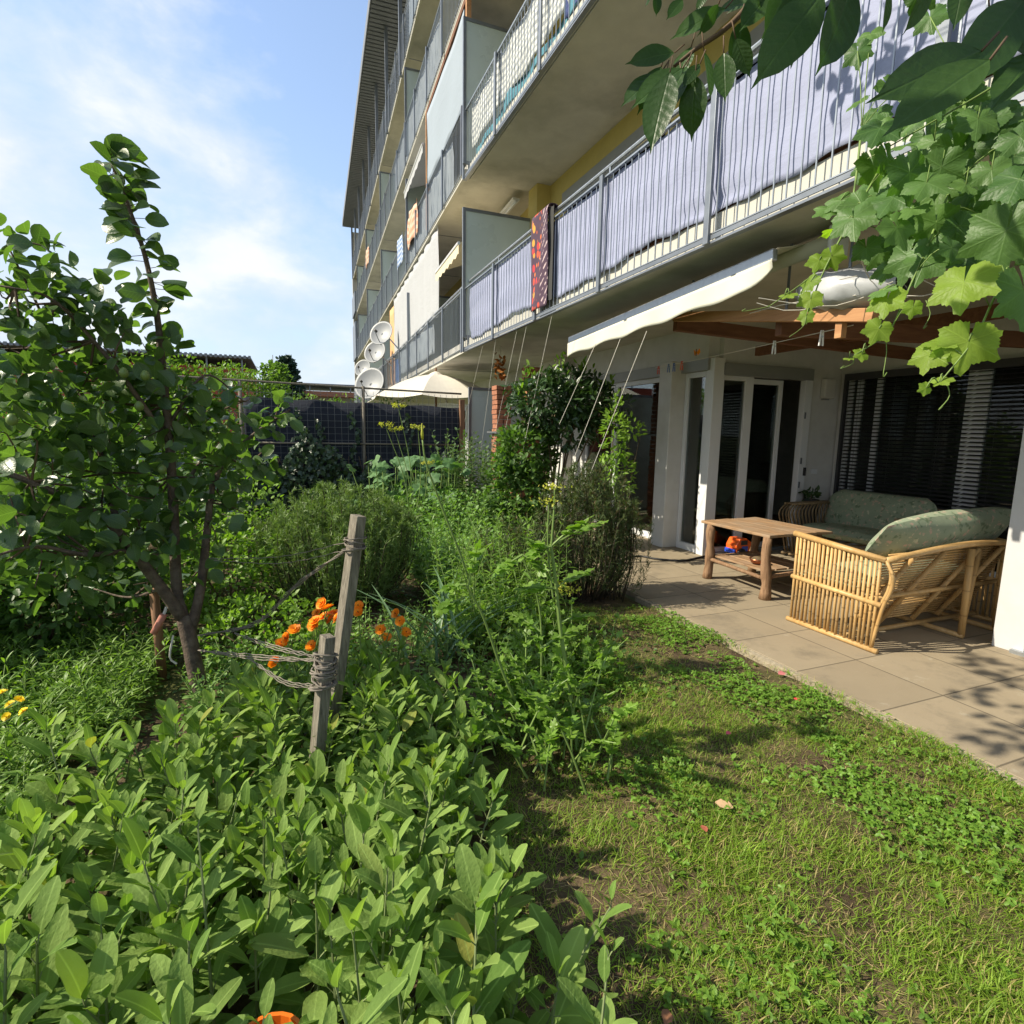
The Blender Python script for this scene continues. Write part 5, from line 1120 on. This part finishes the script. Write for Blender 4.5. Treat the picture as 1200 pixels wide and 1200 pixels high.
for x, y, Y, r, n in BL:
    c = pY(x, y, Y*TS); r *= TS; cluster(c, r, int(n*.68), .062, .112)
    for k in range(max(2, n//26)):      # twigs
        P = min((q for q, _ in paths), key=lambda q: np.min(np.linalg.norm(q-c, axis=1))); b0 = P[np.argmin(np.linalg.norm(P-c, axis=1))]
        e = c+rdir(1)[0]*r*.8; TW.tube(polyline([b0, (b0+e)/2+rng.normal(size=3)*.04, e], 5), np.linspace(.007, .002, 6), 4)
lead = paths[2][0]
for u in np.linspace(.60, 1., 30):      # leaves along the leader
    i = u*24; j = min(int(i), 23); p = lead[j]*(1-(i-j))+lead[j+1]*(i-j)
    for k in range(2 if u < .86 else 3):
        d = rdir(1)[0]; d[2] = d[2]*.5+.1; d = nrm(d); st_ = p+d*rng.uniform(.03, .07); TW.tube([p, st_], .002, 3); l.add(st_, nrm((d+rng.normal(size=3)*.3)*[1, 1, .45]), nrm(rng.normal(size=3)*.5+[-.2, -.5, .6]), rng.uniform(.10, .145))
obj('trunk', B, M['bark'], ft, smooth=True); obj('twigs', TW, M['twig'], ft); l.build('foliage', T_ROUND, M['pear'], ft)
for x, y, Y in ((163, 476, 2.9), (145, 437, 2.85), (14, 492, 2.6), (190, 550, 2.9), (170, 440, 2.9)):
    p = pY(x, y, Y*TS); obj('fruit', MB().lathe([(.002, -.026), (.014, -.022), (.022, -.008), (.022, .004), (.016, .017), (.007, .027), (.002, .028)], p, 12), M['fruit'], ft, smooth=True)
# support stake with clay pipe left of trunk
sk = thing('support_stake', 'brown round support stake left of the fruit tree trunk', 'stake', tuple(gz(192, 800))); a = pY(190, 790, 4.0); b_ = pY(180, 690, 4.0); a = b_+(a-b_)*(b_[2]/(b_[2]-a[2]))
obj('shaft', MB().tube([a, b_], .028, 9), M['post_wood'], sk, smooth=True)
cp = thing('clay_tube', 'small red clay tube tied to the fruit tree', 'tube', tuple(pY(186, 730, 3.6))); a = pY(180, 742, 3.6); b_ = pY(192, 720, 3.6)
obj('tube', MB().tube([a, b_], .020, 10), plain('clay', (.42, .17, .12), .8), cp, smooth=True); obj('tie', MB().tube([b_, pY(195, 712, 3.65)], .008, 5).tube(polyline([pY(203, 745, 3.6), pY(199, 770, 3.6), pY(207, 778, 3.6)], 6), .006, 5), M['string'], cp)

# ------------------------------------------------------------------ sage
SB = {'sage_a': (thing('sage_bush', 'broad leaved sage bush filling the lower left picture corner', 'herb', (-.75, 1.4, 0), 'sage bushes in the foreground bed'), LV(), MB()),
      'sage_b': (thing('sage_bush', 'sunlit sage bush at the bottom centre beside the lawn', 'herb', (.25, 1.2, 0), 'sage bushes in the foreground bed'), LV(), MB()),
      'sage_c': (thing('sage_bush', 'sage bush growing around the foot of the fruit tree', 'herb', (-.7, 2.5, 0), 'sage bushes in the foreground bed'), LV(), MB()),
      'sage_d': (thing('sage_bush', 'sage bush behind and right of the short stake', 'herb', (.45, 2.4, 0), 'sage bushes in the foreground bed'), LV(), MB())}
def sage_h(x, y):
    h = .60 if y < 1.3 else max(.30, .60-.30*(y-1.3)/.7)
    if x < -.35: h = max(h, .47-.05*(y-1.5))
    if x > .30 and y > 1.25: h = min(h, .42)
    if y > 2.3: h = max(h, .36)
    return h
def sage_edge(y): return .50 if y < 1.3 else .50+.22*min(1, (y-1.3)/.9)
POT = gz(308, 1190, .40)
pts_ = []
tries = 0
while tries < 60000 and len(pts_) < 640:
    tries += 1; x = rng.uniform(-1.75, .8); y = rng.uniform(.42, 3.0)
    if x > sage_edge(y)-.03 or (x < -.3 and y > 2.12+(x+1.2)*.75): continue
    if x+y*.0 < -.35-y*.62-.2: continue
    if math.hypot(x-POT[0], y-POT[1]) < .11 or math.hypot(x-POT[0]-.02, y-POT[1]+.10) < .10: continue
    if math.hypot(x, y) < .52: continue
    if all((x-a)**2+(y-b)**2 > .088**2 for a, b in pts_): pts_.append((x, y))
for x, y in pts_:
    key = ('sage_a' if x < -.2 else 'sage_b') if y < 1.8 else ('sage_c' if x < -.15 else 'sage_d'); o_, l, s = SB[key]
    h = sage_h(x, y)*rng.uniform(.66, 1.12); lean = np.array([rng.normal()*.16, rng.normal()*.16])
    if x > sage_edge(y)-.16: lean[0] += .28; h *= .82
    b0 = np.array([x, y, 0]); tip = b0+np.array([lean[0]*h, lean[1]*h, h]); pl = polyline([b0, b0+np.array([lean[0]*.3*h, lean[1]*.3*h, h*.5]), tip], 6); s.tube(pl[::2], [.005, .0045, .0035, .0025], 5, cap=False)
    az = rng.uniform(0, 6.28); n = rng.integers(6, 9); big = rng.uniform(.75, 1.2)
    for j in range(n):
        u = .34+.66*j/(n-1); q = u*6; i = min(int(q), 5); p = pl[i]*(1-(q-i))+pl[i+1]*(q-i); a = az+j*1.57+rng.normal()*.2
        for sg in (0, math.pi):
            el = .12+1.15*u**1.8+rng.normal()*.16; d = np.array([math.cos(a+sg)*math.cos(el), math.sin(a+sg)*math.cos(el), math.sin(el)]); L = big*(.135-.055*u**4)*rng.uniform(.55, 1.25)
            pe = p+d*(.02+.015*(1-u)); s.tube([p, pe], .0016, 3, cap=False); l.add(pe, d, np.array([-math.cos(a+sg)*math.sin(el+.3), -math.sin(a+sg)*math.sin(el+.3), math.cos(el)+.2])+rng.normal(size=3)*.22, L, rng.uniform(.85, 1.3))
for key, (o_, l, s) in SB.items():
    l.build('foliage', T_SAGE, M['sage'], o_); obj('stems', s, M['sage_stem'], o_)
pt_ = thing('flower_pot', 'orange plastic pot half hidden among the sage leaves', 'pot', (POT[0], POT[1], .0))
obj('pot', MB().lathe([(.002, 0), (.075, 0), (.075, .27), (.083, .275), (.083, .31), (.074, .31), (.068, .24), (.002, .23)], (POT[0], POT[1], 0), 22), M['pot'], pt_, smooth=False)

# ------------------------------------------------------------------ lawn
def inlawn(x, y): return (x > .40+.0*y) & (x < 3.24) & (y > .3) & (y < 4.55-.25*(x-2.2)) & (x > .40+np.maximum(0, y-1.2)*.42)
def patch(x, y): return .5+.28*np.sin(x*3.7+1.2*np.sin(y*2.9))*np.sin(y*3.3+1.1*np.sin(x*2.1))+.22*np.sin(x*9.1+y*4.2)*np.sin(y*8.3-x*3.1)
def scatter(n, thr, wfun): 
    x = rng.uniform(.3, 3.25, n); y = rng.uniform(.3, 4.6, n); ok = inlawn(x, y) & (rng.random(n) < wfun(x, y)); return x[ok], y[ok]
def sz(x, y): return -.012+.016*np.sin(x*3.1+y*1.7)*np.sin(y*2.3-x)+.012*np.sin(x*9.3)*np.sin(y*8.1+x*3)
bare = lambda x, y: np.clip(1-1.3*np.exp(-((x-3.05)/.22)**2)*(.5+.5*np.sin(y*2.6+.3))-.9*np.exp(-(((x-2.75)/.25)**2+((y-3.2)/.45)**2))-.7*np.exp(-(((x-.95)/.2)**2+((y-1.5)/.3)**2)), .03, 1)
x, y = scatter(230000, 0, lambda x, y: bare(x, y)*np.clip(patch(x, y)*1.1+.15, .06, 1)*np.where(y > 2.6, .6, 1.))
n = len(x); a = rng.uniform(0, 6.28, n); til = rng.uniform(.25, 1.3, n); l = LV()
l.add(np.stack([x, y, sz(x, y)-.003], 1), np.stack([np.cos(a)*til, np.sin(a)*til, np.ones(n)], 1), np.stack([-np.cos(a), -np.sin(a), til], 1), rng.uniform(.018, .06, n)*(.6+.6*patch(x, y)), rng.uniform(.6, 1.2, n))
T_BLADE = blade(3, lambda t: .034*(1-t**2)+.004, .3, .35)
kind(l.build('lawn_grass', T_BLADE, M['grass'], smooth=False), 'stuff')
x, y = scatter(22000, 0, lambda x, y: np.clip(1.0-.8*patch(x, y), .04, 1)); n = len(x); a = rng.uniform(0, 6.28, n); l = LV()
l.add(np.stack([x, y, sz(x, y)+rng.uniform(.0, .012, n)], 1), np.stack([np.cos(a), np.sin(a), rng.uniform(-.08, .22, n)], 1), np.array([0, 0, 1.])+rng.normal(size=(n, 3))*.2, rng.uniform(.03, .075, n), .55)
kind(l.build('dry_thatch', T_BLADE, M['thatch'], smooth=False), 'stuff')
cpatch = lambda x, y: np.clip(1.6*np.sin(x*4.3+y*1.9+.6)*np.sin(y*3.1-x*1.3+.4)+.55*np.sin(x*11)*np.sin(y*9)+.10, 0, 1)
x, y = scatter(34000, 0, lambda x, y: np.maximum(cpatch(x, y)*np.clip((x-1.0)/1.2, .12, 1), .45*np.exp(-((x-3.0)/.2)**2)*np.clip(np.sin(y*3.4+2.2)+.3, 0, 1)*(y < 3.)))
n = len(x); l = LV(); hh = rng.uniform(.012, .05, n); l.add(np.stack([x, y, sz(x, y)+hh], 1), rdir(n, 0)*[1, 1, .2], np.array([-.15, -.1, 1.])+rng.normal(size=(n, 3))*.35, rng.uniform(.009, .019, n))
kind(l.build('clover_patches', T_CLOVER, M['clover']), 'stuff')
# small broad leaved weeds in the lawn
x, y = scatter(2600, 0, lambda x, y: cpatch(x, y)+.05); n = len(x); l = LV()
for k in range(4):
    a = rng.uniform(0, 6.28, n); l.add(np.stack([x, y, sz(x, y)+.006], 1), np.stack([np.cos(a), np.sin(a), rng.uniform(.2, .9, n)], 1), np.stack([-np.cos(a)*.5, -np.sin(a)*.5, np.ones(n)], 1), rng.uniform(.018, .04, n))
kind(l.build('lawn_weeds', T_OVATE, M['clover']), 'stuff')
# garden bed ground litter
x = rng.uniform(-2.5, 2.6, 9000); y = rng.uniform(2.6, 8, 9000); a = rng.uniform(0, 6.28, 9000); l = LV()
l.add(np.stack([x, y, sz(x, y)+.01], 1), np.stack([np.cos(a), np.sin(a), rng.uniform(0, .6, 9000)], 1), np.array([0, 0, 1.])+rng.normal(size=(9000, 3))*.3, rng.uniform(.025, .055, 9000))
kind(l.build('bed_ground_cover', T_OVATE, M['shrub']), 'stuff')
FL = [(838, 940, 'pale brown fallen leaf in the middle of the lawn', (.42, .28, .16), .075), (843, 944, None, None, 0), (930, 818, 'red fallen petal near the paving edge', (.65, .05, .06), .05), (856, 858, 'small pink petal on the lawn', (.6, .10, .14), .035), (912, 790, 'dusty pink scattered petal beside the paving', (.5, .16, .16), .06), (783, 1183, 'brown curled leaf at the bottom of the lawn', (.24, .11, .055), .045), (828, 975, 'reddish brown leaf below the pale fallen leaf', (.35, .10, .06), .04)]
for x, y, lab, c, L in FL:
    if not lab: continue
    p = gz(x, y, .02); l = LV(); a = rng.uniform(0, 6.28); l.add(p, (math.cos(a), math.sin(a), .15), (0, -.3, 1.), L, 1.3); tag(l.build('fallen_leaf', T_OVATE, plain('fallen', c, .8), loc=tuple(p)), lab, 'leaf')

# ------------------------------------------------------------------ overhanging vine and cherry
vn = thing('grape_vine', 'grape vine shoots with broad lobed leaves hanging at the top right', 'vine', tuple(pD(1150, 250, 1.5))); lb = LV(); ly = LV(); vs = MB()
def vshoot(pts, r0=.004, r1=.0015):
    P = polyline([pD(*q) for q in pts], 16); vs.tube(P, np.linspace(r0, r1, 17), 5); return P
SH = [[(1010, 150, 1.75), (1000, 230, 1.7), (985, 280, 1.65), (955, 320, 1.62), (900, 360, 1.6)], [(1030, 200, 1.7), (990, 270, 1.62), (960, 330, 1.6), (945, 380, 1.58)],
      [(1130, 120, 1.6), (1120, 200, 1.55), (1090, 280, 1.5), (1060, 350, 1.48), (1040, 390, 1.46), (995, 420, 1.45)], [(1190, 230, 1.35), (1185, 300, 1.3), (1160, 360, 1.28), (1140, 400, 1.28), (1100, 450, 1.3)],
      [(1230, 60, 1.5), (1150, 110, 1.55), (1080, 150, 1.6), (1010, 190, 1.7)], [(1250, 200, 1.3), (1190, 280, 1.3), (1130, 300, 1.35)]]
for q in SH: vshoot(q)
# (stalk px, stalk py, depth, tip angle in picture degrees (0 right, 90 down), size px, tilt, young tip and painted backlit leaf)
VL = [(1010, 240, 1.62, 130, 50, 0), (1000, 255, 1.6, 100, 62, 0), (985, 235, 1.7, 150, 40, 0), (972, 245, 1.72, 160, 38, 0), (1055, 195, 1.6, 110, 52, 0), (1035, 240, 1.66, 60, 40, 0), (1070, 240, 1.62, 130, 45, 0),
      (1100, 220, 1.55, 95, 62, 0), (1085, 305, 1.48, 115, 62, 0), (1095, 165, 1.62, 100, 48, 0), (1140, 175, 1.58, 95, 50, 0), (1155, 215, 1.5, 60, 55, 0), (1045, 280, 1.66, 100, 44, 0), (1040, 315, 1.64, 120, 40, 0),
      (1035, 340, 1.47, 150, 36, 0), (1040, 350, 1.46, 110, 48, 1), (1030, 385, 1.45, 120, 40, 1), (1010, 415, 1.45, 160, 22, 1), (995, 420, 1.45, 170, 14, 1), (1130, 330, 1.27, 110, 80, 1), (1135, 400, 1.28, 100, 72, 1),
      (1105, 400, 1.32, 150, 42, 1), (1105, 445, 1.3, 150, 26, 1), (1085, 455, 1.3, 160, 20, 1), (1090, 415, 1.33, 110, 46, 1), (1180, 270, 1.28, 95, 95, 0), (1195, 210, 1.3, 120, 75, 0), (1175, 130, 1.5, 110, 55, 0),
      (1195, 160, 1.4, 80, 55, 0), (1120, 140, 1.65, 120, 42, 0), (1070, 145, 1.7, 120, 40, 0), (1060, 170, 1.7, 170, 38, 0), (1040, 195, 1.72, 175, 30, 0), (960, 305, 1.62, 120, 34, 1), (975, 300, 1.6, 70, 34, 1), (950, 330, 1.6, 130, 30, 1), (925, 345, 1.6, 150, 22, 1),
      (950, 350, 1.58, 100, 30, 1), (945, 370, 1.58, 110, 22, 1), (1005, 60, 1.8, 90, 40, 0), (1020, 40, 1.8, 110, 36, 0), (1090, 20, 1.7, 90, 42, 0), (1065, 100, 1.75, 120, 34, 0), (1150, 60, 1.6, 100, 44, 0), (1190, 90, 1.5, 110, 52, 0), (1165, 320, 1.3, 20, 60, 0), (1200, 340, 1.25, 80, 90, 0), (1115, 290, 1.42, 40, 44, 0),
      (1040, 100, 1.78, 60, 34, 0), (975, 270, 1.68, 170, 30, 1), (1145, 250, 1.5, 150, 50, 0), (1125, 265, 1.46, 60, 46, 0), (1070, 360, 1.4, 100, 26, 1), (1015, 290, 1.62, 90, 38, 0)]
for x, y, d, an, size, yg_lit in VL:
    c = pD(x, y, d); a = R_(an); dr = RT*math.cos(a)-UP*math.sin(a)+F*rng.normal()*.25; nr = -F*.75+UP*.55-RT*.55+rng.normal(size=3)*.28
    L = size/FPX*d*.74; (ly if yg_lit else lb).add(c, dr, nr, L, rng.uniform(.95, 1.15))
    Pn = min((polyline([pD(*q) for q in sh], 12) for sh in SH), key=lambda P: np.min(np.linalg.norm(P-c, axis=1))); b0 = Pn[np.argmin(np.linalg.norm(Pn-c, axis=1))]
    vs.tube(polyline([b0, (b0+c)/2+[0, 0, .02], c], 5), .0016, 4)
for k in range(64):
    x, y = rng.uniform(1000, 1200), rng.uniform(110, 330)
    if y > 330-(1200-x)*.15 or x < 1000+(y-110)*.1: continue
    c = pD(x, y, rng.uniform(1.45, 1.95)); a = rng.uniform(1.1, 2.5); lb.add(c, RT*math.cos(a)-UP*math.sin(a)+F*rng.normal()*.3, -F*.7+UP*.6-RT*.55+rng.normal(size=3)*.32, rng.uniform(.065, .12))
for k in range(44):
    x, y = rng.uniform(1085, 1215), rng.uniform(95, 300)
    c = pD(x, y, rng.uniform(1.4, 1.8)); a = rng.uniform(1.1, 2.5); b0 = c+np.array([.02, .01, .05]); vs.tube([b0, c], .0013, 4)
    lb.add(c, RT*math.cos(a)-UP*math.sin(a)+F*rng.normal()*.4, -F*.6+UP*.65-RT*.55+rng.normal(size=3)*.38, rng.uniform(.06, .11))
for k in range(70):                                   # the crown of the vine continues above the picture
    c = pD(rng.uniform(1000, 1500), rng.uniform(-420, -10), rng.uniform(1.3, 2.3)); a = rng.uniform(.6, 2.4); lb.add(c, RT*math.cos(a)-UP*math.sin(a)+F*rng.normal()*.3, -F*.5+UP*.8-RT*.5+rng.normal(size=3)*.3, rng.uniform(.08, .14))
for (x0, y0, d0, x1, y1) in ((945, 370, 1.58, 925, 395), (905, 357, 1.6, 870, 365), (1000, 420, 1.45, 985, 432), (1085, 352, 1.46, 1082, 385), (1110, 450, 1.3, 1100, 480), (1030, 370, 1.46, 1035, 440)):
    a = pD(x0, y0, d0); b_ = pD(x1, y1, d0); vs.tube(polyline([a, (a+b_)/2+RT*.015, b_, b_+RT*.01+UP*.008], 10), .0011, 4)
obj('shoots', vs, M['green_stem'], vn, smooth=True); lb.build('foliage', T_VINE, M['vine'], vn); ly.build('young_bright_leaves', T_VINE, M['vine_young_lit'], vn)

ch = thing('cherry_branch', 'overhanging cherry branch with long dark pointed leaves at the top edge', 'branch', tuple(pD(900, 0, 1.))); lc = LV(); cs = MB()
def cb(pts, r0, r1): P = polyline([pD(*q) for q in pts], 16); cs.tube(P, np.linspace(r0, r1, 17), 7)
cb([(1010, -160, .85), (930, -60, .95), (872, 12, 1.), (845, 38, 1.), (815, 58, 1.02), (790, 78, 1.02)], .007, .003)
cb([(1300, -150, .6), (1240, -20, .62), (1190, 20, .62), (1165, 70, .62), (1140, 92, .62)], .007, .003); cb([(1150, -220, .8), (1060, -60, .85), (1000, -20, .9), (960, -10, .9)], .006, .003)
# (base px, base py, tip px, tip py, depth, facing)
CL = [(790, 62, 733, 70, 1.), (775, 85, 727, 118, 1.02), (800, 80, 740, 118, .98), (775, 78, 748, 130, 1.04), (785, 85, 760, 172, .96), (805, 78, 757, 155, 1.), (815, 88, 809, 164, .97), (825, 60, 838, 118, .98), (848, 62, 850, 116, .96), (810, 55, 790, 95, 1.05),
      (870, 25, 862, 88, .98), (862, 45, 880, 90, .95), (850, 10, 785, 40, 1.02), (842, 5, 820, 42, 1.0), (872, 8, 850, 14, 1.0), (880, 0, 838, 10, 1.02), (800, 0, 782, 20, 1.03), (770, -8, 770, 18, 1.05), (762, -10, 758, 8, 1.05), (830, -10, 815, 12, 1.0),
      (895, -20, 905, 25, .95), (965, -10, 885, 95, .72), (940, 10, 928, 75, .8), (1000, -20, 968, 80, .7), (985, -30, 990, 52, .72), (1040, -20, 1040, 38, .78), (1095, -30, 1065, 40, .75), (930, -30, 900, 40, .9),
      (1150, 60, 1024, 110, .58), (1160, 70, 1040, 145, .55), (1200, 0, 1120, 100, .6), (1160, 20, 1175, 95, .62), (1225, 40, 1190, 80, .62), (1185, -20, 1210, 70, .6), (1130, -30, 1120, 30, .7), (905, -10, 868, 30, .95), (780, 90, 770, 120, 1.), (800, 92, 812, 125, 1.), (820, 75, 800, 100, .97), (1215, 60, 1165, 120, .62)]
for x0, y0, x1, y1, d in CL:
    a = pD(x0, y0, d); b_ = pD(x1, y1, d*rng.uniform(.98, 1.03)); L = np.linalg.norm(b_-a); lc.add(a, (b_-a)/L, -F*.9+UP*rng.uniform(-.1, .5)+RT*rng.normal()*.45, L, rng.uniform(.82, 1.1)); cs.tube([a, a-(b_-a)/L*.018+[0, 0, .012]], .0013, 4)
for k in range(900):                                   # the rest of the crown over the camera
    c = np.array([rng.uniform(-.5, 2.0), rng.uniform(-.6, 1.0), rng.uniform(2.45, 3.4)])
    v = c-CAM0; zf = v @ F
    if zf > .05:
        xx, yy = 600+FPX*(v @ RT)/zf, 600-FPX*(v @ UP)/zf
        if -150 < xx < 1350 and yy > -70: continue
    lc.add(c, rdir(1, -.8)[0], rdir(1, .4)[0], rng.uniform(.09, .15), 1.1)
def inview(p, m=60):
    v = p-CAM0; zf = v @ F
    return zf > .05 and -m < 600+FPX*(v @ RT)/zf < 1200+m and -m < 600-FPX*(v @ UP)/zf < 1260
sd_ = np.array(sdir); hub = np.array([.9, -.4, 4.6])
for tx_, ty_2, nn, hz_ in ((1150, 815, 7, 3.6), (1185, 835, 10, 3.7), (1165, 862, 8, 3.5), (1195, 870, 9, 3.8), (1135, 768, 6, 3.9), (1170, 778, 8, 3.8), (1192, 800, 7, 3.9), (1215, 850, 10, 3.7), (1230, 800, 12, 3.9)):
    g0 = gz(tx_, ty_2); q = next((g0+sd_*(k_/sd_[2]) for k_ in np.arange(3.0, 7.5, .15) if not inview(g0+sd_*(k_/sd_[2]), 190)), None)
    if q is None: continue
    lc.add(q+rng.normal(size=(nn, 3))*[.09, .09, .06], nrm(rng.normal(size=(nn, 3))*[1, 1, .4]+[-.3, 0, -.3]), nrm(rng.normal(size=(nn, 3))*.35+sd_), rng.uniform(.10, .15, nn), 1.15); tw_ = polyline([hub, (hub+q)/2+[0, 0, .15], q], 6)
    if not any(inview(p_, 20) for p_ in tw_): cs.tube(tw_, np.linspace(.012, .002, 7), 5)
for tx_, ty_2, nn in ((985, 62, 4), (1008, 92, 4), (1034, 64, 5), (1046, 98, 4), (1064, 84, 5), (1082, 60, 5), (1040, 20, 5)):
    q = pX(tx_, ty_2, 3.03); q = next((q+sd_*(k_/-sd_[0]) for k_ in np.arange(1.2, 3.6, .1) if not inview(q+sd_*(k_/-sd_[0]), 140)), None)
    if q is None: continue
    lc.add(q+rng.normal(size=(nn, 3))*[.08, .09, .08], nrm(rng.normal(size=(nn, 3))*.5+[0, 0, -1]), nrm(rng.normal(size=(nn, 3))*.35+sd_), rng.uniform(.11, .16, nn), 1.15); tw_ = polyline([hub, (hub+q)/2+[0, 0, .15], q], 6)
    if not any(inview(p_, 20) for p_ in tw_): cs.tube(tw_, np.linspace(.012, .002, 7), 5)
obj('twigs', cs, M['twig'], ch, smooth=True); lc.build('foliage', T_CHERRY, M['cherry'], ch)
